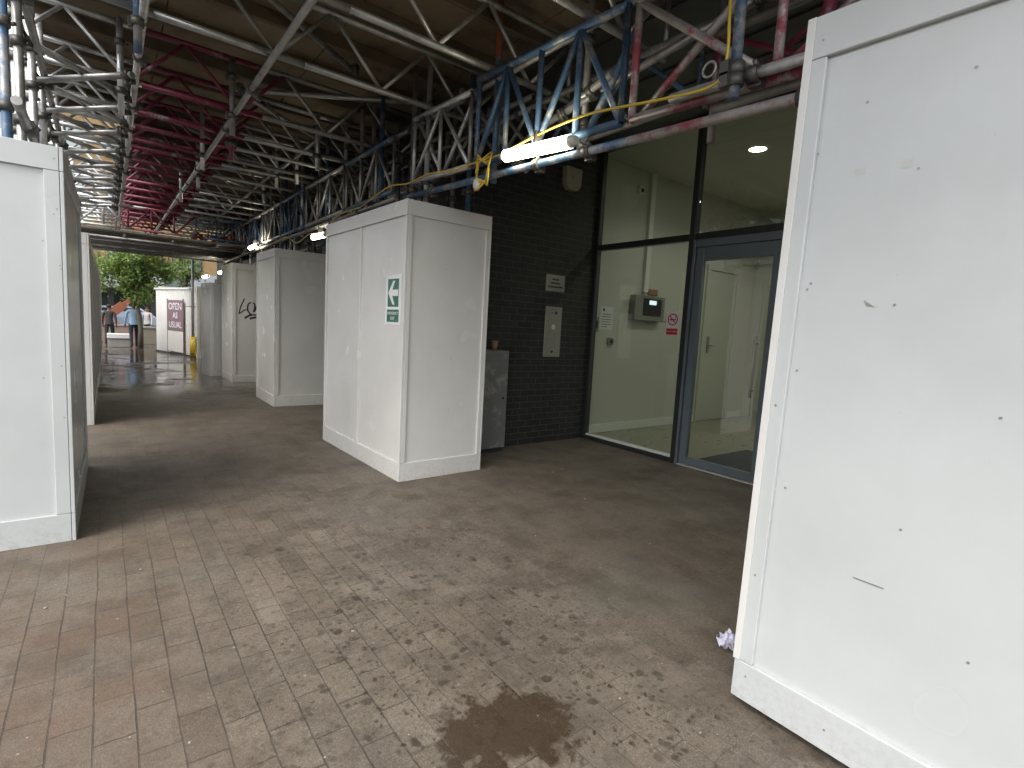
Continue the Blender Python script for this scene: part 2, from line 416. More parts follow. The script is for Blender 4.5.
M['hair'] = simple('dark_hair', (.015,.012,.010), .6)
M['shoe'] = simple('black_shoe_leather', (.02,.018,.016), .5)

# ------------------------------------------------------------------ ground
g_ = MB()
g_.v += [(-3.2,-60,0),(400,-60,0),(400,400,0),(-3.2,400,0)]; g_.face((0,1,2,3))
tag(g_.build('pavement', M['paving']), 'brown block paving, dusty near and wet at the far end', 'pavement', kind='structure')
g_ = MB(); g_.box((-3.35,-60,-.25),(-3.203,400,.004)); tag(g_.build('kerb', M['kerb']), 'concrete kerb along the road', 'kerb', kind='structure')
g_ = MB(); g_.v += [(-400,-60,-.12),(-3.35,-60,-.12),(-3.35,400,-.12),(-400,400,-.12)]; g_.face((0,1,2,3))
tag(g_.build('road', M['asphalt']), 'asphalt road beside the covered pavement', 'road', kind='structure')

# ------------------------------------------------------------------ hoarding boxes
def hoarding(label, x, y, yaw, L, D, H, m, front='right', mids=(), screws=(), side_mid=False, rail=.125, base=.145, stile=.05):
    """hollow plywood box round scaffold legs. local frame: u (+Y local) along the passage, v (+X local) away from it.
    For the left row the near corner is its right side, so v runs to -X."""
    t = thing('hoarding_box', label, 'hoarding', (x, y, 0), -yaw, 'white plywood boxes round the scaffold legs')
    s = 1 if front == 'right' else -1
    def part(name, a, b, mt=m, bev=.0025):
        q = MB(); a = (a[0]*s, a[1], a[2]); b = (b[0]*s, b[1], b[2])
        lo = tuple(min(p, r) for p, r in zip(a, b)); hi = tuple(max(p, r) for p, r in zip(a, b))
        q.box(lo, hi, bev=bev); return q.build(name, mt, t)
    k = .018; e = .002
    # panels (set back behind the battens)
    part('panel', (k, k+.0, .01), (k+.015, L-k, H-.01))
    part('panel', (D-k-.015, k, .01), (D-k, L-k, H-.01))
    part('panel', (k+.017, k, .01), (D-k-.017, k+.015, H-.01))
    part('panel', (k+.017, L-k-.015, .01), (D-k-.017, L-k, H-.01))
    # rails and stiles on the four faces
    for fx in (0, D-k):
        part('rail', (fx, 0, H-rail), (fx+k, L, H)); part('rail', (fx, 0, 0), (fx+k, L, base))
        part('stile', (fx, 0, base+e), (fx+k, stile, H-rail-e)); part('stile', (fx, L-stile, base+e), (fx+k, L, H-rail-e))
        for mm in mids: part('stile', (fx, L*mm-.016, base+e), (fx+k, L*mm+.016, H-rail-e))
    for fy in (0, L-k):
        part('rail', (k+e, fy, H-rail), (D-k-e, fy+k, H-.001)); part('rail', (k+e, fy, 0), (D-k-e, fy+k, base))
        part('stile', (k+e, fy, base+e), (k+stile*1.1, fy+k, H-rail-e)); part('stile', (D-k-stile*1.1, fy, base+e), (D-k-e, fy+k, H-rail-e))
    for (face, u, z) in screws:
        q = MB()
        if face == 'u': q.tube((-.0015*s if u > stile and base < z < H-rail else -.0015*s, u, z), (.02*s, u, z), .0042, n=8)
        if face == 'u' and stile < u < L-stile and base < z < H-rail:
            q = MB(); q.tube(((k-.0015)*s, u, z), ((k+.006)*s, u, z), .0042, n=8)
        if face == 'v':
            off = 0 if (u < stile*1.1 or z > H-rail or z < base) else k
            q.tube((u*s, off-.0015, z), (u*s, off+.006, z), .0045, n=8)
        q.build('screw_head', M['plate'], t)
    return t

Y0 = .93; L0 = 2.3
def s0(lst): return [('u', Y0-yy, zz) for yy, zz in lst]
h0 = None
def near_hoarding():
    # the near right box runs towards the camera, so build it from its far end: local u measured from near end
    y_near = Y0 - L0
    pts = [(.73,2.13),(.58,1.5),(.57,1.9),(.83,1.57),(.84,1.55),(.84,1.27),(.89,1.14),(.83,.85),(.48,.82),(.47,2.15),(.88,2.36),(.88,.10),(.60,.075),(.33,.08),(.86,2.0),(.89,.5),(.30,1.2),(.28,.5)]
    sc = [('u', yy - y_near, zz) for yy, zz in pts]
    t = hoarding('large white hoarding box in the right foreground with scuffs and torn paper patches', 1.90, y_near, R(-.26), L0, .90, 2.442, M['white1'], 'right', (), sc, rail=.135, base=.15, stile=.068)
    # narrow cover strip on the far corner, torn tape patches, a long scratch
    q = MB(); q.box((-.006, L0-.022, .152), (-.0005, L0+.004, 2.44), bev=.001); q.build('corner_strip', M['white2'], t)
    for (yy, zz, w, h) in ((.722,1.92,.030,.022),(.60,1.92,.030,.026),(.785,1.50,.020,.018)):
        q = MB(); q.box((.0172, yy-y_near-w/2, zz-h/2), (.0179, yy-y_near+w/2, zz+h/2)); q.build('tape_patch', M['tape'], t)
    yy, zz = .635, 1.505
    q = MB(); Mx = Matrix.Translation((.0165, yy-y_near, zz)) @ Matrix.Rotation(R(-90), 4, 'Z')
    q.poly([(-.03,.010),(.004,-.012),(-.02,-.010)], .0012, 0, Mx); q.build('torn_flap', M['plate'], t)
    q = MB(); q.box((.0172, .50-y_near, .618), (.0179, .585-y_near, .6225)); q.build('scratch', M['plate'], t)
    t.rotation_mode = 'XYZ'; t.rotation_euler.x = R(.7); t.location.z = .02; t.location.y += .012
    return t
h0 = near_hoarding()
h1 = hoarding('white two-panel hoarding box carrying the green arrow sign', 2.016, 4.148, R(-1.3), 1.92, .888, 2.44, M['white2'], 'right', (.50,), [('u',.22,1.9),('u',.3,.6),('v',.42,1.9),('v',.5,.62),('v',.5,1.1),('u',1.2,1.2)], rail=.13, base=.165, stile=.036)
h2 = hoarding('white hoarding box between the arrow sign box and the graffiti box', 2.025, 8.56, R(-.4), 1.16, .9, 2.41, M['white3'], 'right', (), [('v',.3,1.7),('v',.5,.9)], base=.17)
h3 = hoarding('white hoarding box with black spray scribble on its near side', 2.006, 11.82, R(-.3), 1.16, .9, 2.40, M['white3'], 'right')
h4 = hoarding('low white hoarding box just beyond the graffiti box, turned slightly', 1.80, 13.05, R(-10), .62, .8, 2.03, M['white2'], 'right')
h5 = hoarding('cream hoarding box behind the yellow padded pole', 2.13, 18.0, R(-1), 1.3, .9, 2.12, M['white3'], 'right')
lb1 = hoarding('white hoarding box at the left edge, nearest of the left row', -.168, 3.958, R(.65), 1.83, 1.25, 2.268, M['white1'], 'left', (),
        [('v',.04,2.2),('v',.035,1.93),('v',.05,1.9),('v',.03,1.62),('v',.025,1.60),('v',.04,1.05),('v',.10,1.75),('v',.5,2.2),('v',.035,.75),('v',.12,.98)], rail=.13, base=.17, stile=.062)
lb2 = hoarding('long white hoarding run behind the left edge box, seen almost edge on', -.133, 7.82, R(.19), 12.6, 1.2, 2.22, M['white2'], 'left', tuple((i+1)/10 for i in range(9)))

# graffiti: sprayed strokes on the near face of h3, lying on its panel
def graffiti():
    y = .0175
    L = [([(.24-.006,1.70),(.19,1.60),(.155,1.50),(.135,1.40),(.17,1.42),(.23,1.475),(.285,1.485)], .008),
         ([(.345,1.635),(.305,1.60),(.29,1.53),(.30,1.46),(.34,1.40),(.40,1.385),(.50,1.39),(.62,1.40)], .0095),
         ([(.40,1.63),(.425,1.60),(.43,1.54),(.405,1.45),(.44,1.50),(.47,1.58),(.52,1.66)], .010),
         ([(.245,1.315),(.275,1.34),(.33,1.375),(.36,1.38)], .013), ([(.34,1.31),(.39,1.325),(.45,1.34),(.55,1.345)], .013)]
    q = MB()
    for pts, w in L:
        w *= 1.5
        # ribbon with small thickness
        for (a, b) in zip(pts[:-1], pts[1:]):
            a = Vector((a[0]-.006, 0, a[1])); b = Vector((b[0]-.006, 0, b[1])); d = (b-a).normalized(); n = Vector((-d.z,0,d.x))
            a -= d*w*.5; b += d*w*.5
            q.poly([(p.x, p.z) for p in (a-n*w, b-n*w, b+n*w, a+n*w)], .0008, 0, Matrix.Translation((0, y - .0006 - .00002*len(q.v)/8, 0)))
    return q.build('graffiti', M['spray'], h3)
graffiti()

# ------------------------------------------------------------------ writing
def text_mesh(body, size, m, name, parent=None, Mx=None, thick=.0006, align='CENTER', xs=1.0):
    cu = bpy.data.curves.new(name, 'FONT'); cu.body = body; cu.size = size; cu.align_x = align; cu.align_y = 'CENTER'; cu.extrude = thick
    cu.resolution_u = 3
    tmp = bpy.data.objects.new(name, cu); COL.objects.link(tmp)
    dg = bpy.context.evaluated_depsgraph_get(); me = bpy.data.meshes.new_from_object(tmp.evaluated_get(dg))
    bpy.data.objects.remove(tmp); me.materials.clear(); me.materials.append(m)
    o = bpy.data.objects.new(name, me); COL.objects.link(o)
    if parent: o.parent = parent
    if Mx is not None: o.matrix_local = Mx @ Matrix.Diagonal((xs,1,1,1))
    return o
def facing(loc, nrm_yaw):
    """matrix whose local XY plane stands upright, normal (local +Z) horizontal along world angle nrm_yaw from +X, local Y up"""
    n = Vector((math.cos(nrm_yaw), math.sin(nrm_yaw), 0)); up = Vector((0,0,1)); x = up.cross(n)
    m = Matrix((x, up, n)).transposed().to_4x4(); m.translation = Vector(loc); return m

def placard(name, label, cat, loc, yaw, w, h, m, thick=.003, group=None):
    q = MB(); q.box((-w/2,-h/2,0),(w/2,h/2,thick), bev=.0006)
    o = q.build(name, m); o.matrix_world = facing(loc, yaw) @ Matrix.Scale(1.35 if name == 'no_smoking_sign' else 1, 4); return tag(o, label, cat, group)

# emergency sign on h1 (its passage side). h1 front plane: x = 2.016 + u*sin(-1.3deg)
def h1pt(yy, zz, off=.003):
    return (2.016 + (yy-4.148)*math.sin(R(-1.3)) + .018 - off, yy, zz)
yw = math.pi + R(-1.3)*-1
sg = placard('direction_sign', 'white and green sign with a white left arrow fixed to the two-panel box', 'sign', h1pt(4.385,1.60,.0015), yw, .30, .44, M['sign_white'])
q = MB(); q.box((-.105,-.06,.0032),(.105,.185,.0042)); q.build('arrow_field', M['sign_green'], sg)
q = MB(); Mx = Matrix.Rotation(R(90),4,'X')
def flat(pts, z0, z1, q):
    n = len(pts); k = len(q.v)
    for z in (z0, z1):
        for p in pts: q.v.append((p[0], p[1], z))
    q.face([k+i for i in range(n)]); q.face([k+n+i for i in reversed(range(n))])
    for i in range(n):
        j = (i+1) % n; q.face((k+i, k+j, k+n+j, k+n+i))
cy = .0625
flat([(-.095,cy),(-.005,cy+.105),(.035,cy+.105),(-.015,cy+.028),(.095,cy+.028),(.095,cy-.028),(-.015,cy-.028),(.035,cy-.105),(-.005,cy-.105)], .0044, .0052, q)
q.build('arrow', M['sign_white'], sg)
q = MB(); q.box((-.115,-.195,.0032),(.115,-.085,.0042)); q.build('text_field', M['sign_green'], sg)
text_mesh('EMERGENCY', .036, M['sign_white'], 'sign_text', sg, Matrix.Translation((0,-.118,.0048)))
text_mesh('EXIT', .040, M['sign_white'], 'sign_text', sg, Matrix.Translation((0,-.163,.0048)))

# ------------------------------------------------------------------ building
bld = thing('building', 'dark brick building with a recessed glazed entrance on the right', 'building', (3.15, 4.88, 0))
q = MB(); q.box((.0,.0,0),(1.91,.25,3.75)); q.box((0,.25,0),(.25,16.5,3.75))
q.box((0,-9.88,0),(1.91,-5.6,3.75))
wl = q.build('brick_wall', M['brick'], bld)
q = MB(); q.box((-.05,-9.9,3.752),(6.2,16.5,9.5)); q.build('upper_storey', M['clad'], bld)
q = MB()
for i in range(6): q.box((.1+i*.36-.004,-9.0,3.735),(.1+i*.36+.30,.0,3.749))
q.build('soffit', M['clad'], bld)
# lobby
GX = 5.06
lob = thing('lobby', 'cream painted entrance lobby seen behind the glass', 'room', (GX, 4.98, 0))
q = MB(); q.box((.06,.0,.02),(4.2,.1,3.72)); q.build('wall', M['cream'], lob)
q = MB(); q.box((4.2,-5.6,.02),(4.3,.1,3.72)); q.build('wall', M['cream'], lob)
q = MB(); q.box((.0,-5.7,.0),(4.3,-5.6,3.72)); q.build('wall', M['cream'], lob)
q = MB(); q.box((.03,-5.6,3.70),(4.2,-.002,3.745)); q.build('ceiling', M['cream'], lob)
q = MB(); q.box((.03,-5.6,.006),(4.2,-.002,.018)); q.build('floor', M['cream_floor'], lob)
q = MB(); q.box((.06,-.018,.02),(2.68,-.0005,.14), bev=.003); q.box((3.72,-.018,.02),(4.18,-.0005,.14), bev=.003); q.build('skirting', M['white_trim'], lob)
dr = MB(); dr.box((2.80,-.012,.03),(3.60,.004,2.52), bev=.002); dro = dr.build('door', M['cream'], lob)
q = MB(); q.box((2.70,-.03,.02),(2.785,-.0005,2.62)); q.box((3.615,-.03,.02),(3.70,-.0005,2.62)); q.box((2.785,-.03,2.535),(3.615,-.0005,2.62)); q.build('door_frame', M['cream'], dro)
q = MB(); q.box((2.86,-.022,1.17),(2.93,-.0125,1.45)); q.tube((2.895,-.022,1.30),(2.895,-.07,1.30),.01); q.tube((2.895,-.07,1.30),(3.01,-.07,1.30),.01); q.build('handle', M['plate'], dro)
q = MB(); q.box((5.10,2.45,.019),(6.45,3.34,.030)); tag(q.build('door_mat', M['lobby_mat']), 'dark grey entrance mat on the lobby floor', 'mat')
# downlights: the first is in view, the others are added for even lobby light
for i, (x, y) in enumerate(((6.20,3.45),(7.9,3.4),(6.2,1.4),(7.9,1.4))):
    t = thing('ceiling_light', ('round lit downlight seen above the glass door','added unseen downlight deeper in the lobby ceiling','added unseen downlight in the lobby ceiling behind the near hoarding','added unseen downlight deepest in the lobby ceiling')[i], 'light', (x,y,3.70), 0, 'lobby downlights')
    q = MB(); q.tube((0,0,-.012),(0,0,-.002),.095,n=20); q.build('lens', M['downlight'], t)
    q = MB()
    for a in range(20):
        a0, a1 = 2*math.pi*a/20, 2*math.pi*(a+1)/20; k = len(q.v)
        for rr, zz in ((.098,-.0015),(.098,-.016),(.122,-.010),(.122,-.0015)):
            for aa in (a0, a1): q.v.append((rr*math.cos(aa), rr*math.sin(aa), zz))
        for j in range(3): q.face((k+2*j, k+2*j+1, k+2*j+3, k+2*j+2), 0, True)
    q.build('trim_ring', M['white_trim'], t)
    la = bpy.data.lights.new('downlight_lamp', 'SPOT'); la.energy = 17; la.color = (1,.96,.84); la.spot_size = R(150); la.spot_blend = .6; la.shadow_soft_size = .09
    lo = bpy.data.objects.new('downlight_lamp', la); lo.location = (0,0,-.03); lo.parent = t; link(lo)

# glazed entrance
ge = thing('glazed_entrance', 'floor to ceiling glazed entrance screen in dark frames with a blue grey door', 'entrance', (GX, 4.88, 0))
def gp(name, y0, y1, z0, z1, m, x0=-.035, x1=.035, parent=ge, bev=.003):
    q = MB(); q.box((x0, min(y0,y1)-4.88, z0), (x1, max(y0,y1)-4.88, z1), bev=bev); return q.build(name, m, parent)
gp('frame', 4.875, 4.815, 0, 3.74, M['frame_dark'])
gp('mullion', 3.47, 3.405, 0, 3.74, M['frame_dark'], -.045, .04)
gp('mullion', 1.20, 1.14, 0, 3.74, M['frame_dark'], -.045, .04)
gp('frame', -.66, -.72, 0, 3.74, M['frame_dark'])
for a, b in ((4.813,3.472),(3.403,1.202),(1.138,-.658)):
    gp('transom', a, b, 2.455, 2.525, M['frame_dark'], -.04, .038)
    gp('head_frame', a, b, 3.68, 3.74, M['frame_dark'])
    g1 = gp('glass_pane', a, b, 2.526, 3.679, M['glass'], -.004, .004, bev=0)
gp('sill_frame', 4.813, 3.472, 0.004, .052, M['frame_dark']); gp('sill_strip', 4.813, 3.472, .0525, .075, M['white_trim'], -.03, .05)
gp('sill_frame', 1.138, -.658, 0.004, .052, M['frame_dark'])
gp('glass_pane', 4.813, 3.472, .076, 2.454, M['glass'], -.004, .004, bev=0)
gp('glass_pane', 1.138, -.658, .053, 2.454, M['glass'], -.004, .004, bev=0)
# second fixed leaf beside the door
gp('door_jamb', 3.403, 3.372, 0, 2.454, M['frame_blue'], -.055, .04)
gp('door_head', 3.370, 1.234, 2.375, 2.454, M['frame_blue'], -.05, .04)
gp('door_jamb', 1.232, 1.202, 0, 2.454, M['frame_blue'], -.055, .04)
gp('threshold', 3.370, 1.234, .004, .014, M['steel'], -.06, .05, bev=.001)
def leaf(ya, yb, hy):
    d = MB(); st = .088
    z0, z1 = .02, 2.37
    d.box((-.03, yb-4.88, z0), (.025, yb+st-4.88, z1), bev=.004); d.box((-.03, ya-st-4.88, z0), (.025, ya-4.88, z1), bev=.004)
    d.box((-.03, yb+st+.0005-4.88, z1-.14), (.025, ya-st-.0005-4.88, z1), bev=.004); d.box((-.03, yb+st+.0005-4.88, z0), (.025, ya-st-.0005-4.88, z0+.085), bev=.004)
    do = d.build('door', M['frame_blue'], ge)
    q = MB(); q.box((-.004, yb+st+.001-4.88, z0+.086), (.004, ya-st-.001-4.88, z1-.141)); q.build('glass', M['glass'], do)
    q = MB(); hx = -.085
    q.tube((hx, hy-4.88, .86), (hx, hy-4.88, 1.46), .014, n=14)
    for zz in (.93, 1.39): q.tube((hx, hy-4.88, zz), (-.028, hy-4.88, zz), .009, n=10)
    q.build('handle', M['steel'], do)
leaf(3.368, 2.45, 2.60); leaf(2.444, 1.236, 1.30)

# things on the glass and walls
ns = placard('no_smoking_sign', 'small red and white no smoking sticker on the glass beside the door', 'sign', (GX-.0045, 3.615, 1.560), math.pi, .125, .195, M['sign_white'], .001)
q = MB(); q.box((-.056,-.093,.0012),(.056,-.042,.0018)); q.build('text_field', M['sign_red'], ns)
q = MB()
for i in range(24):
    a0, a1 = 2*math.pi*i/24, 2*math.pi*(i+1)/24
    flat([(.040*math.cos(a0),.032+.040*math.sin(a0)),(.050*math.cos(a0),.032+.050*math.sin(a0)),(.050*math.cos(a1),.032+.050*math.sin(a1)),(.040*math.cos(a1),.032+.040*math.sin(a1))], .0012, .0018, q)
flat([(-.032,.058),(-.026,.064),(.032,.006),(.026,.0)], .0020, .0025, q)
q.build('prohibition_ring', M['sign_red'], ns)
q = MB(); q.box((-.03,.026,.0012),(.016,.037,.0017)); q.box((.019,.026,.0012),(.030,.037,.0017))
for i in range(4): q.box((.019+.003*i-.001, .041+i*.006, .0012), (.024+.003*i, .046+i*.006, .0017))
q.build('cigarette_symbol', M['sign_blackp'], ns)
text_mesh('NO SMOKING', .0175, M['sign_white'], 'sign_text', ns, Matrix.Translation((0,-.067,.0022)))

WY = 4.88
pl = placard('wall_plaque', 'small square metal plaque engraved with three lines on black brick wall', 'plaque', (4.385, WY, 1.985), -math.pi/2, .31, .20, M['plate'], .006)
for i, (w, zz) in enumerate(((.11,.045),(.16,0.0),(.24,-.045))):
    q = MB(); q.box((-w/2, zz-.010, .0062),(w/2, zz+.010, .0066)); q.build('engraved_line', M['frame_dark'], pl)
ic = thing('entry_intercom', 'tall stainless intercom panel on the black brick wall under the plaque', 'intercom', (4.385, WY, 1.39))
q = MB(); q.box((-.135,-.012,-.31),(.135,-.0005,.31), bev=.002); q.build('face_plate', M['plate'], ic)
q = MB(); q.tube((.035,-.016,.235),(.035,-.0125,.235),.020,n=16); q.build('camera_eye', M['black'], ic)
q = MB(); q.tube((-.03,-.015,.235),(-.03,-.0125,.235),.008,n=12); q.build('sensor', M['black'], ic)
q = MB(); q.tube((0,-.018,.06),(0,-.0125,.06),.032,n=18); q.build('call_button', M['steel'], ic)
for r_ in range(4):
    for c_ in range(3):
        q = MB(); x = -.045+.045*c_; z = -.03-.038*r_; q.box((x-.013,-.0165,z-.011),(x+.013,-.0125,z+.011), bev=.0015); q.build('key', M['plate'], ic)
q = MB(); q.tube((.0,-.015,-.245),(.0,-.0125,-.245),.018,n=14); q.build('key_switch', M['black'], ic)
al = thing('wall_alarm_box', 'grimy cream alarm box high on the black brick wall', 'alarm', (4.52, WY, 3.24))
q = MB(); q.poly([(-.13,.13),(.13,.13),(.12,-.07),(.07,-.13),(-.07,-.13),(-.12,-.07)][::-1], .075, 0, Matrix.Translation((0,-.0765,0))); q.build('housing', simple('grimy_cream_plastic', (.34,.32,.23), .5, 0, .15, 9), al)
q = MB(); q.tube((0,-.085,.03),(0,-.0775,.03),.035,n=16); q.build('strobe_lens', M['plate'], al)
# cabinet with cup
cb = thing('utility_cabinet', 'narrow weathered grey metal cabinet against the black wall beside the two-panel box', 'cabinet', (3.36, 4.78, 0))
q = MB(); q.box((-.28,-.09,.05),(.23,.092,1.155), bev=.006); q.build('body', M['cabinet'], cb)
q = MB(); q.box((-.255,-.098,.09),(.205,-.0905,1.11), bev=.003); q.build('door', M['cabinet'], cb)
q = MB(); q.box((-.25,-.075,.0),(.20,.08,.0495)); q.build('plinth', M['frame_dark'], cb)
q = MB(); q.tube((.165,-.104,.62),(.165,-.0985,.62),.014,n=12); q.build('lock', M['black'], cb)
cp = thing('paper_cup', 'terracotta coloured cup standing on the grey metal cabinet', 'cup', (3.43, 4.76, 1.155))
q = MB(); q.tube((0,0,.0),(0,0,.10),.030,n=18,r2=.040); q.build('body', M['cup'], cp)
q = MB(); q.path([(.041*math.cos(2*math.pi*i/18), .041*math.sin(2*math.pi*i/18), .101) for i in range(19)], .004, n=6); q.build('rim', M['kerb'], cp)
# lobby wall furniture (on wall Y=4.98)
LY = 4.98
fp = thing('fire_alarm_panel', 'grey fire alarm panel with a black display on the lobby wall', 'control panel', (6.26, LY, 1.80))
q = MB(); q.box((-.34,-.10,-.18),(.34,-.0005,.18), bev=.006); q.build('housing', M['grey_panel'], fp)
q = MB(); q.box((-.16,-.112,-.10),(.25,-.1005,.14), bev=.003); q.build('display_bezel', M['black'], fp)
q = MB(); q.box((-.04,-.1145,.055),(.12,-.1125,.115)); q.build('screen', M['screen'], fp)
q = MB()
for i in range(5): q.box((-.12+i*.07,-.116,-.06),(-.08+i*.07,-.1125,-.03))
q.build('key_row', M['frame_dark'], fp)
cd = MB(); cd.box((6.15,LY-.055,2.03),(6.25,LY-.0005,3.69), bev=.004); tag(cd.build('cable_trunking', M['white_trim']), 'white cable trunking running up from the alarm panel', 'trunking')
q = MB(); q.box((6.29,LY-.03,2.0),(6.50,LY-.0005,2.085)); tag(q.build('warning_label', M['cup']), 'brown label on the wall above the alarm panel', 'label')
q = MB(); q.box((6.66,LY-.02,1.64),(6.93,LY-.0005,1.97), bev=.002); tag(q.build('document_box', M['cream']), 'cream wall box just right of the alarm panel', 'box')
nt_ = placard('wall_notice', 'white paper notice pinned to the lobby wall left of the alarm panel', 'notice', (5.46, LY-.0005, 1.615), -math.pi/2, .25, .32, M['paper'], .002)
for i in range(6):
    q = MB(); w = (.20,.19,.20,.17,.20,.12)[i]; q.box((-.10,.05-.034*i,.0022),(-.10+w,.058-.034*i,.0026)); q.build('text_line', M['frame_dark'], nt_)
q = MB(); q.box((-.085,.095,.0022),(-.045,.13,.0026)); q.build('emblem', M['sign_blackp'], nt_)
for i, (x, z, w, h, lab, nm) in enumerate(((5.24,1.52,.09,.20,'dark call point at the left end of the lobby wall','call_point'),(5.56,1.30,.10,.10,'small black switch under the paper notice','wall_switch'))):
    t = thing(nm, lab, 'switch', (x, LY, z)); q = MB(); q.box((-w/2,-.03,-h/2),(w/2,-.0005,h/2), bev=.004); q.build('housing', M['grey_panel'] if i == 0 else M['plate'], t)
    q = MB(); q.box((-w/4,-.036,-h/4),(w/4,-.0305,h/4), bev=.002); q.build('button', M['black'], t)
t = thing('motion_sensor', 'small white sensor near the lobby ceiling beside the trunking', 'sensor', (5.95, LY, 3.42))
q = MB(); q.box((-.05,-.05,-.06),(.05,-.0005,.06), bev=.012); q.build('housing', M['white_trim'], t)
q = MB(); q.ball((0,-.05,-.01), (.03,.018,.03)); q.build('lens', M['black'], t)

# ------------------------------------------------------------------ scaffold
TR = .02415
def coupler(mb, p, axis, s=1.0):
    """double coupler: two clamped bodies with bolts"""
    ax = Vector(axis).normalized(); o = ax.orthogonal().normalized()
    p = Vector(p)
    mb.tube(p - ax*.026*s, p + ax*.026*s, .036*s, n=10)
    w = ax.cross(o)
    mb.tube(p + o*.03 - w*.045*s, p + o*.03 + w*.045*s, .011*s, n=6)
    mb.box((-.02*s,-.02*s,-.03*s),(.02*s,.02*s,.03*s), M=Matrix.Translation(p + w*.04*s) @ ax.to_track_quat('Z','Y').to_matrix().to_4x4())

def pole(label, a, b, m, coups=(), group=None, name='scaffold_tube', mixm=None, split=None):
    a = Vector(a); b = Vector(b)
    t = thing(name, label, 'scaffold tube', a, 0, group)
    q = MB(); d = b - a
    if split is not None:
        q.tube((0,0,0), d*split, TR, 0, 12); q.tube(d*split, d, TR, 1, 12); q.build('tube', [m, mixm], t)
    else:
        q.tube((0,0,0), d, TR, 0, 12); q.build('tube', m, t)
    for c in coups:
        q = MB(); coupler(q, d*c, d); q.build('coupler', M['coupler'], t)
    return t

# transverse lattice girders carrying the deck
ZB, ZT = 3.30, 3.745
GY = [2.45, 3.42, 4.35, 5.72, 6.54, 7.0, 7.55, 7.96, 8.68, 9.15, 10.02, 10.70, 11.35, 12.0, 12.7, 13.4, 14.1, 14.8, 15.5, 16.2, 16.9, 17.6]
XL, XR = -.62, 3.08
def lattice(name, label, a, b, h, chord_m, seg, brace_ms, n, verts=False, group=None, extra_cross=False, up=Vector((0,0,1)), rb=.0165):
    """lattice girder from a to b (bottom chord), height h. seg: list of (t, material index) for the chords."""
    a = Vector(a); b = Vector(b)
    t = thing(name, label, 'lattice girder', a, 0, group)
    d = b - a; H = up*h
    for o_ in (Vector((0,0,0)), H):
        q = MB(); t0 = 0
        for (t1, mi) in seg:
            q.tube(o_ + d*t0, o_ + d*t1, TR, mi, 10, caps=True); t0 = t1
        q.build('chord', chord_m, t)
    def mi_at(s):
        for (t1, mi) in seg:
            if s <= t1: return mi
        return seg[-1][1]
    for i in range(n):
        s0, s1 = i/n, (i+1)/n
        p, r_ = (d*s0, d*s1 + H) if i % 2 == 0 else (d*s0 + H, d*s1)
        mm = brace_ms[mi_at((s0+s1)/2)]
        q = MB(); q.tube(p, r_, rb, 0, 8); q.build('brace', mm, t)
        if extra_cross:
            p, r_ = (d*s0 + H, d*s1) if i % 2 == 0 else (d*s0, d*s1 + H)
            off = d.normalized().cross(up)*.036
            q = MB(); q.tube(p+off, r_+off, rb, 0, 8); q.build('brace', mm, t)
        if verts:
            q = MB(); q.tube(d*s0 - H*.0, d*s0 + H, rb, 0, 8); q.build('upright', mm, t)
    for e in (0, 1):
        q = MB(); q.tube(d*e, d*e + H, rb, 0, 8); q.build('end_post', brace_ms[mi_at(e)], t)
    return t
for i, y in enumerate(GY):
    red = y > 5
    if y < 5: ms = [M['galv'], M['galv_dark'] if i % 2 else M['galv'], M['galv']]; lab = 'grey lattice girder across the passage under the deck, %s' % nth(i)
    else: ms = [M['galv_light'], M['red'] , M['galv'] if i % 3 else M['galv_dark']]; lab = 'lattice girder with a crimson middle across the passage, %s' % nth(i)  # left ends in lighter steel, light from the open side put into the colour
    bm = [M['galv_light'] if red else M['galv'], M['red'] if red else M['galv_dark'], M['galv']]
    j = random.uniform(-.012,.012)
    lattice('roof_girder', lab, (XL, y, ZB+j), (XR, y+random.uniform(-.03,.03), ZB+j), ZT-ZB, ms, [(.245,0),(.50,1),(1,2)], bm, 9, False, 'lattice girders across the passage')

# deck of plywood sheets on joists
dk = thing('plywood_deck', 'aged brown plywood deck roofing the passage over the girders', 'deck', (0, 0, 3.885))
ys = -1.0  # unseen deck end cut back behind the camera so more sky light enters
while ys < 17.9:
    for (xa, xb) in ((-.52 if ys < 9 else .24,.45),(.46,1.66),(1.67,2.87),(2.88,3.095)):
        q = MB(); dz = random.uniform(0,.006); yb = min(ys+1.99, 18.2)
        q.box((xa, ys, dz), (xb, yb, dz+.018)); q.build('plywood_sheet', M['deck'], dk)
    ys += 2.0
for i in range(31):
    y = -.85 + i*.64
    if y > 18.1: break
    q = MB(); q.box((-.52 if y < 9.3 else .18, y, -.099), (3.09, y+.047, -.001)); q.build('joist', M['joist'], dk)

q = MB(); q.box((-.53,-1.02,.0255),(.23,9.38,.032)); q.box((.23,-1.02,.0255),(3.1,18.22,.032)); q.build('light_block_sheet', M['joist'], dk)  # unseen sheet added over the deck, blocks sky light in the plywood gaps
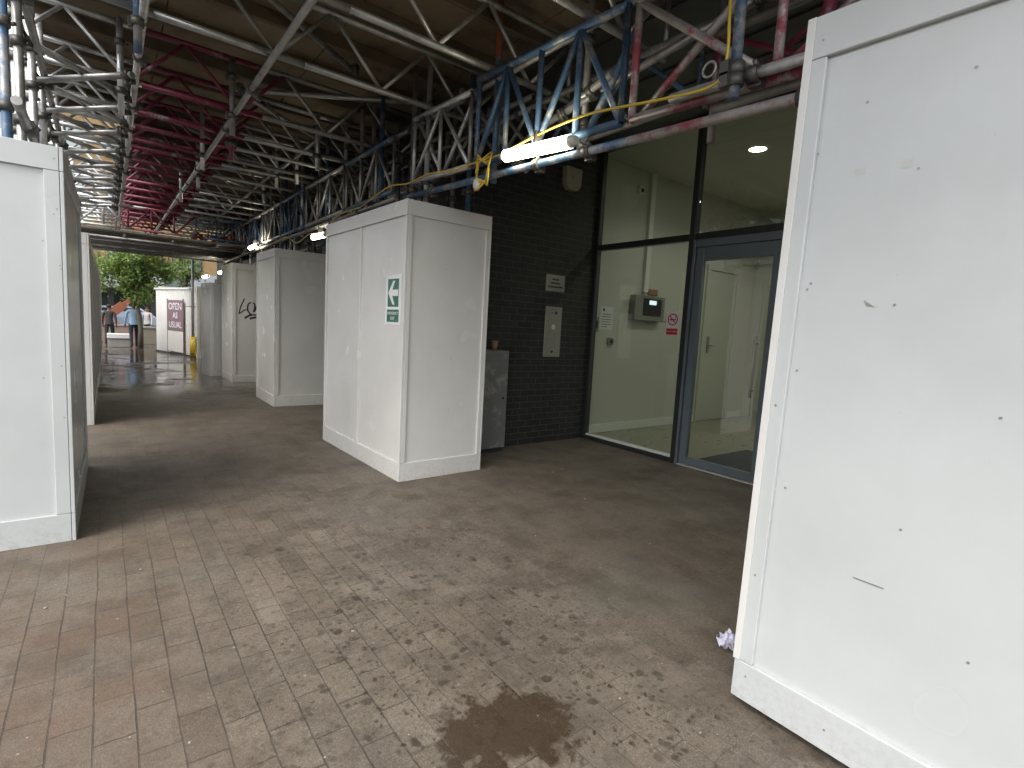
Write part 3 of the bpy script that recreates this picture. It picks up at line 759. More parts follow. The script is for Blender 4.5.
# longitudinal tubes slung under the girders
pole('long grey tube running along the middle of the passage roof', (1.0,-2.2,ZB-.05), (.985,17.8,ZB-.05), M['galv'], [.36,.42,.52,.57,.6,.64,.7,.8,.9], mixm=M['galv_light'], split=.5)
pole('long bright tube running along the left part of the passage roof', (.20,-2.2,ZB-.05), (.29,17.8,ZB-.05), M['galv_light'], [.36,.42,.52,.57,.64,.72,.82])  # sky light from the left painted in as brighter steel
pole('long dark tube along the left edge of the roof', (-.42,-2.2,ZB-.05), (-.42,17.8,ZB-.05), M['galv_dark'], [.3,.42,.5,.6,.7,.8])
pole('long dark tube along the right edge of the roof', (2.36,-2.2,ZB-.05), (2.36,17.8,ZB-.05), M['galv_dark'], [.3,.42,.5,.6,.7,.8])
pole('long grey tube close to the building under the roof girders', (2.86,-2.2,ZB-.05), (2.86,17.8,ZB-.05), M['galv_dark'], [.3,.42,.5,.6,.7,.8])

# hangers dropping from the girders along the middle tube
for i, (x, y, z0, z1, m) in enumerate(((.97,5.74,3.05,3.74,'galv_dark'),(1.10,6.55,3.02,3.74,'red'),(.96,7.57,3.1,3.74,'galv_light'),(1.05,8.7,3.1,3.74,'galv_light'),(.98,10.05,3.1,3.74,'galv_light'),(.20,4.37,3.02,3.76,'blue'),(.14,5.74,3.0,3.76,'galv_light'),(.22,7.02,3.05,3.75,'galv_light'),(2.0,6.56,3.12,3.75,'galv_light'),(2.05,7.57,3.15,3.75,'galv_light'),(1.9,8.0,3.15,3.75,'galv_light'),(2.0,9.2,3.15,3.75,'galv_light'))):
    pole('short upright tube hanging from the roof girders, %s' % nth(i), (x,y-.052,z0), (x,y-.052,z1), M[m], [.25,.75], 'short hanger tubes under the roof girders')

# longitudinal lattice girders beside the walkway: front plane X=2.3 (row of blue and crimson) and back plane X=2.86
def zline(y): return 2.53 + (y-1.13)*.052
def longg(label, y0, y1, x, h, cm, seg, bm, n, **k):
    b = .26 if x > 2.5 else 0
    if b: h = .42
    return lattice('side_girder', label, (x,y0,zline(y0)+b if y0 < 5 else 2.70+b), (x,y1,zline(y1)+b*.7 if y1 < 5 else 2.70+b), h, cm, seg, bm, n, True, 'lattice girders along the right side', **k)
Cm = [M['pink'], M['blue'], M['galv']]
longg('crimson lattice girder with crossed braces above the near doorway', -.35, 2.02, 2.30, .60, [M['pink'],M['galv']], [(1,0)], [M['pink'],M['galv']], 3, extra_cross=True, rb=.021)
longg('blue lattice girder above the lit lamp tube', 2.10, 3.56, 2.30, .62, [M['blue'],M['galv']], [(1,0)], [M['blue'],M['galv']], 4, rb=.020)
longg('bare grey lattice girder above the two-panel hoarding box', 3.66, 4.62, 2.30, .56, [M['galv_light']], [(1,0)], [M['galv_light']], 2, extra_cross=True)
longg('dark lattice girder behind the crimson girder near the building', -.3, 1.9, 2.86, .60, [M['galv_dark']], [(1,0)], [M['red']], 3, extra_cross=True)
longg('dull blue lattice girder behind the blue girder near the building', 2.0, 3.5, 2.86, .60, [M['galv_dark']], [(1,0)], [M['blue']], 3, extra_cross=True)
longg('dull grey lattice girder behind the arrow sign box near the building', 3.6, 5.0, 2.86, .60, [M['galv_dark']], [(1,0)], [M['galv']], 3, extra_cross=True)
yy = 5.06; k = 0
cyc = [('blue','galv'),('galv','galv'),('blue','blue'),('galv_light','galv'),('galv','blue'),('galv_dark','galv'),('galv','galv')]
while yy < 14:
    a, b = cyc[k % len(cyc)]
    L = (1.3,1.5,1.2)[k % 3]
    longg('%s lattice girder over the right hand row, %s' % ('blue' if b == 'blue' else 'grey', nth(k)), yy, yy+L, 2.30, .52, [M[a]], [(1,0)], [M[b]], 3, extra_cross=(k % 3 == 1))
    longg('%s lattice girder close to the building, %s' % ('dull', nth(k)), yy+.1, yy+L+.05, 2.86, .52, [M['galv_dark']], [(1,0)], [M['galv_dark' if k % 2 else 'blue']], 3)
    yy += L+.08; k += 1
# long ledgers under the side girders (the lamps and cable hang here)
pole('lower long ledger tube under the crimson and blue girders', (2.26,-.4,zline(-.4)-.115), (2.26,4.7,zline(4.7)-.14), M['pink'], [.29,.53,.62,.9], mixm=M['blue'], split=.47)
pole('bare grey ledger tube beside the foot of the blue pole', (2.235,.2,zline(.2)+.02), (2.235,1.72,zline(1.72)+.015), M['galv_light'], [.55,.72])
pole('long dark ledger tube above the far hoarding boxes', (2.26,4.9,2.60), (2.26,14.3,2.60), M['galv_dark'], [.1,.2,.3,.4,.5,.6,.7,.8,.9])
pole('long dull ledger tube above the far boxes next to the building', (2.9,4.9,2.62), (2.9,14.3,2.62), M['galv_dark'], [.1,.3,.5,.7,.9])

# special poles near the entrance
pole('thick blue pole hanging in front of the crimson girder', (2.20,1.36,2.46), (2.20,1.38,3.86), M['blue'], [.055,.09])
pole('dark upright pole behind the lamp girder', (2.52,2.62,2.72), (2.52,2.62,3.86), M['galv_dark'], [.05,.5])
pole('dull upright pole near the glazing behind the crimson girder', (2.95,1.95,2.6), (2.95,1.95,3.74), M['galv_dark'], [.2])
pole('crimson upright pole behind the top of the near hoarding', (2.34,1.06,2.40), (2.34,1.06,3.86), M['red'], [.1])
pole('blue upright pole at the left end of the blue girder', (2.36,3.40,2.50), (2.36,3.40,3.40), M['blue'], [.08,.9])
pole('brown upright pole rising from the blue girder end', (2.40,3.47,2.95), (2.40,3.47,3.86), M['rustcoup'], [.1])
pole('grey raking tube leaning between lamp girder and building', (2.32,3.86,3.30), (2.60,3.30,2.62), M['galv_dark'], [.1,.9])
pole('grey tube sloping back from the lamp girder to the building', (2.42,2.3,2.95), (2.95,4.6,2.85), M['galv'], [.1,.9])
pole('grey tube sloping behind the crimson crossed braces', (2.40,2.9,2.8), (2.86,1.5,3.3), M['galv'], [.1,.9])
pole('blue raking brace behind the lit lamp', (2.38,2.1,3.1), (2.6,2.75,2.62), M['blue'], [.1,.9])

# standards inside the right hand boxes
rowR = [(-.9,'galv'),(.3,'galv_dark'),(4.42,'galv_light'),(4.78,'galv'),(5.43,'blue'),(5.74,'galv'),(5.98,'galv_light'),(6.6,'galv_light'),(7.15,'blue'),(7.57,'galv'),(8.25,'galv_light'),(8.75,'galv'),(9.15,'blue'),(9.6,'galv_light'),(10.1,'galv'),(10.7,'galv_light'),(11.3,'galv'),(11.95,'galv_light'),(12.7,'galv')]
boxesR = ((-1.37,.93),(4.15,6.07),(8.56,9.72),(11.82,12.98))
for i, (y, m) in enumerate(rowR):
    inb = any(a+.06 < y < b-.06 for a, b in boxesR)
    for j, x in enumerate((2.35, 2.80)):
        z0 = 0.0 if inb else 2.58
        mm = M[m] if j == 0 else M[('galv_dark','galv','blue')[i % 3]]
        xx = x + (.02 if i % 2 else -.02)
        z0_ = z0
        lab = '%s upright scaffold tube in the right hand %s row, %s' % ({'galv':'grey','galv_dark':'dark','galv_light':'bright grey','blue':'blue'}[m] if j == 0 else 'dull', 'walkway' if j == 0 else 'wall side', nth(i))
        h = 3.74 - z0_
        pole(lab, (xx, y, z0_), (xx, y, 3.74), mm, [1-(3.74-2.68)/h, 1-(3.74-3.24)/h], 'upright scaffold tubes on the right')
# standards on the left
rowL = [(4.25,'blue','galv'),(4.50,'galv','galv_dark'),(4.78,'galv_light','galv'),(5.30,'galv_light','red'),(5.62,'galv','galv'),(6.08,'galv_light','blue'),(6.85,'galv_light','galv'),(7.95,'galv','galv'),(8.5,'galv_light','galv'),(9.25,'galv_light','galv'),(10.3,'galv','galv'),(11.6,'galv_light','galv'),(12.7,'galv','galv')]
boxesL = ((3.96,5.79),(7.82,20.4))
cn = {'galv':'grey','galv_dark':'dark','galv_light':'bright grey','blue':'blue','red':'crimson'}
for i, (y, m, m2) in enumerate(rowL):
    inb = any(a+.06 < y < b-.06 for a, b in boxesL)
    for j, x in enumerate((-.40, -1.05)):
        z0 = 0.0 if inb else 2.45
        c = m if j == 0 else m2; h = 3.74 - z0
        pole('%s upright scaffold tube in the left hand %s row, %s' % (cn[c], 'passage' if j == 0 else 'outer', nth(i)), (x + (.02 if i % 2 else -.02), y, z0), (x + (.02 if i % 2 else -.02), y, 3.74), M[c], [1-(3.74-2.5)/h, 1-(3.74-3.2)/h, 1-(3.74-2.95)/h], 'upright scaffold tubes on the left')
for z, nm in ((2.45,'lower'),(3.2,'upper')):
    pole('long grey %s ledger along the left row of uprights' % nm, (-.345,3.9,z), (-.345,14.3,z), M['galv'], [.05,.2,.4,.6,.8])
    pole('long grey %s ledger along the outer left row' % nm, (-1.0,3.9,z), (-1.0,14.3,z), M['galv'], [.05,.2,.4,.6,.8])
for i in range(9):
    y = 3.9 + i*1.25
    x0, x1 = ((.35,1.9),(2.75,1.1),(1.2,2.7))[i % 3]
    pole('slanting plan brace under the deck boards, %s' % nth(i), (x0,y,ZT-.06), (x1,y+1.15,ZT-.06), M[('galv_dark','galv','galv')[i % 3]], [.03,.97], 'slanting plan braces under the deck')
# criss-cross braces on the left between edge tube and the bright roof tube, seen through to the sky
for i in range(9):
    y = 5.1 + i*.82
    pole('flat diagonal brace under the left part of the roof, %s' % nth(i), (-.44,y,ZB-.10), (.20,y+.75,ZB-.10), M['galv_light' if i % 2 else 'galv'], [.05,.95], 'diagonal braces under the left part of the roof')
    pole('crossing diagonal brace under the left part of the roof, %s' % nth(i), (-.44,y+.78,ZB-.15), (.20,y+.02,ZB-.15), M['galv'], [.05,.95], 'crossing braces under the left part of the roof')

# far bridge platform across the passage
bp = thing('bridge_platform', 'low dark platform of boards and tubes crossing the far end of the passage', 'platform', (0, 12.1, 2.70))
for i in range(11):
    q = MB(); q.box((-.62, .04+i*.285, .055), (2.62, .04+i*.285+.225, .095), bev=.004); q.build('scaffold_board', M['joist'] if i % 3 else M['galv_dark'], bp)
for i, x in enumerate((-.45,.3,1.05,1.8,2.5)):
    q = MB(); q.tube((x,0,0),(x,3.2,0),TR,0,10); q.build('bearer_tube', M['galv_dark'], bp)
for i, y in enumerate((.1,.5,.9,1.3,1.7,2.1,2.5,2.9)):
    q = MB(); q.tube((-.62,y,-.05),(2.62,y,-.05),TR,0,10); q.build('cross_tube', M['galv_dark'] if i % 4 else M['galv'], bp)
lattice('guard_girder', 'worn crimson and white lattice guard standing on the far platform', (-.35,12.16,2.84),(2.5,12.16,2.84),.40,[M['galv_light'],M['pink'],M['blue']],[(.28,0),(.68,1),(1,2)],[M['galv_light'],M['red'],M['blue']],8,True,None)
for i,(x,y) in enumerate(((1.55,12.5),(1.85,12.45),(2.15,12.5),(2.35,12.4))):
    t = thing('coupler_heap', 'heap of rusty couplers on the far platform, %s from the left' % ORD[i].replace('nearest','first'), 'coupler heap', (x,y,2.80), 0, 'rusty coupler heaps on the far platform')
    q = MB()
    for kk in range(9):
        p = Vector((random.uniform(-.12,.12), random.uniform(-.1,.1), random.uniform(.03,.17))); coupler(q, p, (random.uniform(-1,1),random.uniform(-1,1),random.uniform(-1,1)), .95)
    q.build('fitting', M['rustcoup'], t)
for i, (x, m) in enumerate(((2.25,'galv'),(2.5,'galv_dark'),(2.75,'galv'),(2.35,'galv_dark'),(2.62,'galv_light'),(2.9,'galv_dark'))):
    y = 14.2 + (i % 3)*.75 + (i//3)*.3
    pole('dark upright tube under the far platform by the low box, %s' % nth(i), (x,y,0), (x,y,3.6), M[m], [.55,.7,.8], 'upright tubes under the far platform')

# lamps and cable
def lamp(i, y0, y1, z0, z1, x=2.19):
    t = thing('festoon_lamp', ('large lit lamp tube on the blue ledger beside the crimson girder','small lit lamp beside the top of the arrow sign box','small lit lamp above the graffiti box','small lit lamp above the low turned box','small lit lamp at the far end of the boxes')[i], 'lamp', (x, y0, z0), 0, 'lit lamps along the ledger')
    a = Vector((0,0,0)); b = Vector((0,y1-y0,z1-z0)); d = (b-a).normalized()
    r = .040 if i == 0 else .034
    q = MB(); q.tube(a + d*.05, b - d*.05, r, n=18); q.build('lit_tube', M['lamp'], t)
    for e, s in ((a,1),(b,-1)):
        q = MB(); q.tube(e, e + d*s*.055, r*.6, n=16, r2=r*1.03); q.build('end_cap', M['lampcap'], t)
    q = MB(); q.box((-.01,.0,.0),(.05,.02,.08), M=Matrix.Translation((a+b)/2 + Vector((0,0,.035)))); q.build('bracket', M['coupler'], t)
lamp(0, 2.33, 3.07, 2.515, 2.58)
lamp(1, 6.72, 7.30, 2.44, 2.455); lamp(2, 10.2, 10.95, 2.62, 2.62, 2.15); lamp(3, 13.85, 14.55, 2.33, 2.35); lamp(4, 16.2, 17.2, 2.34, 2.36)
q = MB()
base = [(2.18,5.6,2.60),(2.18,4.91,2.69),(2.19,4.5,2.655),(2.18,4.11,2.66),(2.19,3.7,2.615),(2.17,3.35,2.60),(2.19,3.1,2.60),(2.2,2.7,2.64),(2.18,2.3,2.635),(2.17,2.02,2.60),(2.16,1.7,2.55),(2.17,1.45,2.535),(2.16,1.385,2.62),(2.17,1.40,2.9),(2.17,1.385,3.3),(2.17,1.40,3.8)]
def smooth(pts, n=6):
    pts = [Vector(p) for p in pts]; out = []
    for i in range(len(pts)-1):
        p0, p1, p2, p3 = pts[max(i-1,0)], pts[i], pts[i+1], pts[min(i+2,len(pts)-1)]
        for j in range(n):
            t = j/n; out.append(.5*((2*p1)+(-p0+p2)*t+(2*p0-5*p1+4*p2-p3)*t*t+(-p0+3*p1-3*p2+p3)*t**3))
    out.append(pts[-1]); return out
q.path(smooth(base), .0075, n=7)
tag(q.build('yellow_cable', M['cable']), 'yellow cable draped along the ledger and up the blue pole', 'cable')
t = thing('cable_coil', 'loop of yellow cable with a pale plug hanging beside the big lamp', 'cable coil', (2.17, 3.24, 2.53))
q = MB()
pts = []
for i in range(60):
    a = i*.42; r = .085 + .03*math.sin(i*.9)
    pts.append((-.02+.02*math.sin(i*1.3), r*math.cos(a)*1.0 + .02*math.sin(i*.35), r*math.sin(a)*1.25 - .02))
q.path(pts, .0065, n=6); q.build('loop', M['cable'], t)
q = MB(); q.ball((-.03,.05,-.105),(.03,.03,.045)); q.build('plug', M['lampcap'], t)
q = MB()
ptsb = [(2.18,5.6,2.60),(2.17,6.3,2.60),(2.18,6.72,2.47),(2.17,7.35,2.50),(2.16,7.9,2.44),(2.17,8.5,2.58),(2.16,9.3,2.55),(2.15,10.15,2.63),(2.15,11,2.63),(2.16,12.2,2.5),(2.17,13.8,2.36)]
q.path(smooth(ptsb), .010, n=6); tag(q.build('festoon_cable', M['cable_old']), 'grimy cable linking the far lamps above the boxes', 'cable')
t = thing('ring_bolt', 'small ring hanging beside the blue pole', 'ring', (2.15,1.46,2.60))
q = MB(); q.path([(0,.032*math.cos(2*math.pi*i/16),.032*math.sin(2*math.pi*i/16)) for i in range(17)], .006, n=6); q.build('ring', M['plate'], t)

# ------------------------------------------------------------------ litter
q = MB(); rnd = random.Random(4)
NG = 9
for i in range(NG):
    for j in range(NG):
        u, w_ = i/(NG-1)-.5, j/(NG-1)-.5
        q.v.append((u*.10 + rnd.uniform(-.008,.008), w_*.075 + rnd.uniform(-.008,.008), .012 + .045*abs(math.sin(u*7+w_*3)) + .03*abs(math.sin(w_*8-u*2)) + rnd.uniform(0,.006)))
for i in range(NG-1):
    for j in range(NG-1): q.face((i*NG+j, (i+1)*NG+j, (i+1)*NG+j+1, i*NG+j+1))
tag(q.build('paper_scrap', simple('crumpled_lilac_paper', (.62,.62,.74), .7), None, (2.20,1.13,.0)), 'crumpled lilac paper scrap beside the foot of the near hoarding', 'litter')
for i, (x, y, s) in enumerate(((1.55,1.2,.011),(3.18,2.99,.02),(3.66,3.79,.02),(3.5,3.75,.018),(2.3,2.6,.012),(.12,3.33,.012),(-.25,3.1,.014),(-.4,3.0,.010),(2.9,2.1,.012),(1.1,2.35,.008))):
    q = MB(); s *= .6; q.ball((0,0,s*.35),(s,s*.7,s*.4),0,7,5)
    tag(q.build('stone_chip', M['kerb'], None, (x,y,.002)), 'tiny pale chip lying on the paving', 'stone chip', 'pale chips scattered on the paving')

# ------------------------------------------------------------------ far end
# corrugated white hoarding
A = Vector((1.33,21.1,0)); B = Vector((2.03,18.62,0)); d = (B-A); Ln = d.length; an = math.atan2(d.y, d.x)
ch = thing('corrugated_hoarding', 'white corrugated sheet hoarding behind the banner at the far end', 'hoarding', A, an)
q = MB(); n = 84; k0 = len(q.v)
for i in range(n+1):
    x = Ln*i/n; y = .022*(1 if (i % 4) in (0,1) else -1)
    for z in (.05, 2.03):
        q.v.append((x, y, z))
for i in range(n): q.face((2*i, 2*i+2, 2*i+3, 2*i+1))
m0 = len(q.v)
for i in range(n+1):
    x = Ln*i/n; y = .022*(1 if (i % 4) in (0,1) else -1) + .02
    for z in (.05, 2.03): q.v.append((x, y, z))
for i in range(n): q.face((m0+2*i, m0+2*i+1, m0+2*i+3, m0+2*i+2))
q.build('sheet', M['corr'], ch)
q = MB(); q.box((-.03,-.05,2.031),(Ln+.03,.07,2.09), bev=.004); q.build('capping', M['white2'], ch)
q = MB(); q.box((-.02,-.035,.0),(Ln+.02,.06,.049)); q.build('base_rail', M['frame_dark'], ch)
# second wall behind, closing the view to the building
t = thing('site_hoarding', 'plain white site hoarding running back to the building behind the cream box', 'hoarding', (2.0,20.9,0))
q = MB(); q.box((-.6,.2,.02),(6,.26,2.1)); q.build('panel', M['white3'], t)
q = MB(); q.box((-.6,.17,2.101),(6,.28,2.15)); q.build('capping', M['white2'], t)
# banner sign leaning in front, parallel to sheet
bn = thing('banner_sign', 'plum banner reading OPEN AS USUAL on the corrugated hoarding', 'banner', A + d*.44 + Vector((-.075,-.02,0)), an)
W = Ln*.44
q = MB(); q.box((0,-.006,.74),(W,.0,1.70)); q.build('cloth', M['banner'], bn)
q = MB(); q.box((0,-.006,.10),(W,.0,.738)); q.build('lower_panel', M['white3'], bn)
for x in (-.03, W+.005):
    q = MB(); q.box((x,-.012,.0),(x+.025,.01,1.74)); q.build('post', M['banner'], bn)
fm = lambda x,z: Matrix.Translation((x,-.0075,z)) @ Matrix.Rotation(R(90),4,'X')
text_mesh('OPEN', .30, M['sign_white'], 'banner_text', bn, fm(W/2,1.50), .001, xs=1.25)
text_mesh('AS', .26, M['sign_white'], 'banner_text', bn, fm(W/2,1.22), .001, xs=1.25)
text_mesh('USUAL', .27, M['sign_white'], 'banner_text', bn, fm(W/2,.93), .001, xs=1.15)
# pole with yellow guard
t = thing('padded_pole', 'grey scaffold pole with a yellow padded foot beside the banner', 'pole', (2.06,18.3,0))
q = MB(); q.tube((0,0,0),(0,0,3.7),.035,n=12); q.build('tube', M['galv_dark'], t)
q = MB(); q.tube((0,0,.03),(0,0,.62),.085,n=14); q.build('yellow_pad', M['yellow'], t)
q = MB(); q.tube((-.5,0,1.52),(.35,0,1.52),.012,n=8); q.build('cross_rail', M['galv_dark'], t)
q = MB(); q.box((-.09,-.09,0),(.09,.09,.03)); q.build('base_plate', M['coupler'], t)
o = placard('hazard_plate', 'small red brown plate on the cream box beside the padded pole', 'sign', (2.35,17.985,1.72), -math.pi/2, .13, .24, M['boom'], .006)

# street furniture
t = thing('stone_bench', 'white topped concrete block bench by the tree', 'bench', (.36,23.0,0))
q = MB(); q.box((-.30,-.2,.0),(.30,.35,.30), bev=.01); q.build('base', M['kerb'], t)
q = MB(); q.box((-.34,-.24,.301),(.34,.40,.46), bev=.012); q.build('seat_slab', M['sign_white'], t)
t = thing('planter_wall', 'long low pinkish brick planter wall beyond the bench', 'wall', (.3,26.5,0))
q = MB(); q.box((-3.0,0,0),(1.1,.35,.62)); q.build('brickwork', M['pinkbrick'], t)
q = MB(); q.box((-3.03,-.03,.621),(1.13,.38,.69), bev=.008); q.build('coping', M['kerb'], t)
t = thing('stone_wall', 'low grey buff wall right of the tree trunk', 'wall', (1.75,24.8,0))
q = MB(); q.box((-.65,0,0),(1.6,.3,.62), bev=.01); q.build('masonry', simple('buff_stone', (.30,.27,.21), .85, 0, .15, 6), t)
q = MB(); q.box((-.68,-.03,.621),(1.63,.33,.69), bev=.01); q.build('coping', M['kerb'], t)
# sloping rust red boom
t = thing('boom_lift', 'rust red sloping boom behind the tree', 'boom lift', (-.3,27.2,0))
a, b = Vector((.20,0,.85)), Vector((1.35,0,1.90)); d2 = (b-a)
Q = d2.to_track_quat('X','Z').to_matrix().to_4x4()
q = MB(); q.box((0,-.13,-.17),(d2.length*.62,.13,.17), M=Matrix.Translation(a) @ Q, bev=.01); q.build('outer_boom', M['boom'], t)
q = MB(); q.box((d2.length*.55,-.085,-.095),(d2.length,.085,.095), M=Matrix.Translation(a) @ Q, bev=.01); q.build('inner_boom', M['boom'], t)
q = MB(); q.box((-.7,-.5,.35),(.75,.5,.75), bev=.03); q.build('chassis', M['boom'], t)
for x in (-.45,.5):
    for y in (-.5,.42):
        q = MB(); q.tube((x,y,.28),(x,y+.1,.28),.28,n=20); q.build('wheel', M['tyre'], t)
q = MB(); q.box((1.25,-.3,1.75),(1.75,.3,1.8)); 
for p in ((1.26,-.29),(1.74,-.29),(1.26,.29),(1.74,.29)): q.tube((p[0],p[1],1.8),(p[0],p[1],2.5),.02,n=6)
q.build('basket', M['boom'], t)
# car
def car(label, x, y, rz):
    t = thing('parked_car', label, 'car', (x,y,0), rz)
    q = MB()
    prof = [(-2.0,.32),(-2.05,.62),(-1.95,.86),(-1.2,.93),(-.65,1.40),(.75,1.43),(1.45,.98),(2.0,.88),(2.06,.55),(2.0,.30)]
    n = len(prof)
    for yy, sc in ((-.80,1),(-.86,1),(.86,1),(.80,1)):
        pass
    rings = []
    for yy, ins in ((-.84,.03),(-.80,0),(.80,0),(.84,.03)):
        r0 = len(q.v)
        for (px, pz) in prof:
            w = .14 if pz > 1.2 else 0
            q.v.append((px*(1-ins*.6), yy*(1-w*1.0), pz - (ins*.4 if pz > .5 else -ins*.4)))
        rings.append(r0)
    for ra, rb_ in zip(rings[:-1], rings[1:]):
        for i in range(n):
            j = (i+1) % n; q.face((ra+i, ra+j, rb_+j, rb_+i), 0, False)
    q.face([rings[0]+i for i in reversed(range(n))]); q.face([rings[-1]+i for i in range(n)])
    q.build('body', M['bluecar'], t)
    for s in (-1,1):
        q = MB(); yy = s*.800
        flat_ = [(-1.05,.96),(-.62,1.33),(.0,1.36),(.0,.96)]; f2 = [(.06,.96),(.06,1.36),(.70,1.36),(1.28,.99)]
        for f in (flat_, f2): q.poly(f, .01, 0, Matrix.Translation((0, yy*.955 - (.0 if s > 0 else .01), 0)))
        q.build('side_window', M['glass_dark'], t)
        for xx in (-1.25,1.28):
            q = MB(); q.tube((xx,s*.70,.31),(xx,s*.86,.31),.31,n=22); w = q.build('wheel', M['tyre'], t)
            q = MB(); q.tube((xx,s*.855,.31),(xx,s*.868,.31),.19,n=16); q.build('rim', M['steel'], w)
    q = MB(); q.box((-.01,-.62,-.27),(.012,.62,.27), M=Matrix.Translation((1.12,0,1.21)) @ Matrix.Rotation(R(-57),4,'Y')); q.build('windscreen', M['glass_dark'], t)
    for s in (-.6,.6):
        q = MB(); q.box((2.0,s-.14,.66),(2.07,s+.14,.78), bev=.01); q.build('headlight', M['sign_white'], t)
        q = MB(); q.box((-2.07,s-.14,.70),(-1.98,s+.14,.82), bev=.01); q.build('tail_light', M['sign_red'], t)
car('pale blue car parked across the square beyond the tree', .35, 30.2, R(8))

# trees
def tree(label, x, y, base_z, trunk_h, cr, cz, crh, n, lm, r0=.11, seed=1, lean=0.0):
    rn = random.Random(seed)
    t = thing('street_tree', label, 'tree', (x,y,0))
    q = MB(); q.path([(0,0,0),(.02,0,trunk_h*.4),(lean*.5,.02,trunk_h*.8),(lean,0,cz)], [r0*1.25,r0,r0*.85,r0*.4], n=10)
    tips = []
    for i in range(11):
        a = i*2.4; z0 = trunk_h*rn.uniform(.8,1.15); r = cr*rn.uniform(.5,.95)
        e = Vector((lean+r*math.cos(a), r*math.sin(a), cz + crh*rn.uniform(-.5,.8)))
        p = Vector((lean*.7,0,z0)); q.path([p, p.lerp(e,.5)+Vector((0,0,.12)), e], [r0*.42,r0*.25,r0*.08], n=6); tips.append(e)
    q.build('trunk', M['bark'], t)
    q = MB()
    clumps = []
    for i in range(46):
        while True:
            p = Vector((rn.uniform(-1,1), rn.uniform(-1,1), rn.uniform(-1,1)))
            if .25 < p.length < 1: break
        clumps.append((Vector((lean+p.x*cr, p.y*cr, cz+p.z*crh)), rn.uniform(.16,.36)*cr))
    for i in range(n):
        c, s = rn.choice(clumps)
        p = c + Vector((rn.gauss(0,1), rn.gauss(0,1), rn.gauss(0,.8)))*s*.62
        ln = rn.uniform(.05,.10)*1.15; wd = ln*.55
        dr = Vector((rn.gauss(0,1), rn.gauss(0,1), rn.gauss(-.3,.6))).normalized(); sd = dr.orthogonal().normalized()
        sd = Quaternion(dr, rn.uniform(0,6.28)) @ sd
        nn = dr.cross(sd)*.012
        k = len(q.v); q.v += [tuple(p), tuple(p+dr*ln*.5+sd*wd+nn), tuple(p+dr*ln), tuple(p+dr*ln*.5-sd*wd+nn)]
        q.face((k,k+1,k+2,k+3))
    q.build('crown', lm, t)
tree('leafy green street tree at the far end of the passage',   .94, 22.4, 0, 1.7, 1.02, 2.95, 1.25, 9000, M['leaf'], .075, 3, -.10)
tree('smaller pale green tree right of the leafy tree against the ochre building', 2.62, 26.0, 0, 2.2, .55, 3.05, .75, 1800, M['leaf2'], .06, 5)
tree('dim leafy tree left of the street tree behind the left row', -1.9, 27.5, 0, 2.0, 1.5, 3.6, 1.6, 5000, M['leaf'], .12, 8)

# buildings beyond
ob = thing('ochre_building', 'ochre brick building with pale windows beyond the tree', 'building', (0,33,0))
q = MB(); q.box((-7.5,0,3.35),(9,8,13)); q.build('upper_wall', M['obrick'], ob)
q = MB(); q.box((-7.5,-.02,2.45),(9,8,3.348)); q.build('grey_band', M['render_grey'], ob)
q = MB(); q.box((-7.5,.25,0),(9,8,2.448)); q.build('shopfront', M['shopdark'], ob)
for i, x in enumerate((-6,-4,-2,.2,2.85,5.1,7.2)):
    for z in (3.55,6.0,8.6):
        w = MB(); w.box((x,-.03,z),(x+1.25,.03,z+1.25)); wo = w.build('window', M['skyglass'], ob)
        q = MB(); q.box((x-.05,-.06,z-.07),(x+1.30,-.0,z-.001)); q.box((x-.05,-.05,z),(x-.001,-.0,z+1.25)); q.box((x+1.251,-.05,z),(x+1.30,-.0,z+1.25)); q.box((x-.05,-.05,z+1.251),(x+1.30,0,z+1.3)); q.build('frame', M['frame_dark'], wo)
for i, x in enumerate((-5.4,-3.1,-.9,.9,2.5,4.8)):
    w = MB(); w.box((x,-.05,2.55),(x+.62,-.025,3.12)); wo = w.build('window', M['skyglass'], ob)
    q = MB(); q.box((x-.04,-.07,2.51),(x+.66,-.021,2.549)); q.box((x-.04,-.07,3.121),(x+.66,-.021,3.16)); q.box((x-.04,-.068,2.549),(x-.001,-.022,3.121)); q.box((x+.621,-.068,2.549),(x+.66,-.022,3.121)); q.build('frame', M['frame_dark'], wo)
for i, x in enumerate((-6.8,-5.0,-3.2,-1.4,.35,2.1,3.9,5.7)):
    w = MB(); w.box((x,.19,.3),(x+1.5,.248,2.2)); wo = w.build('shop_window', M['glass_dark'], ob)
    q = MB(); q.box((x+.2,.17,.7),(x+.62,.187,1.5)); q.build('poster', M[('sign_white','shirt_blue','sign_white','paper','bluecar','paper','sign_white','paper')[i]], wo)
q = MB(); q.box((-7.5,-1.0,2.30),(9,.24,2.44), bev=.01); q.build('canopy', M['render_grey'], ob)
fb = thing('grey_building', 'plain grey building across the road on the left', 'building', (-24,14,0))
q = MB(); q.box((0,-24,0),(6,26,9)); q.build('wall', M['render_grey'], fb)
for j in range(10):
    for z in (1.2,4.0,6.6):
        q = MB(); q.box((5.97,-22+j*4.8,z),(6.03,-19.6+j*4.8,z+1.5)); q.build('window', M['glass_dark'], fb)

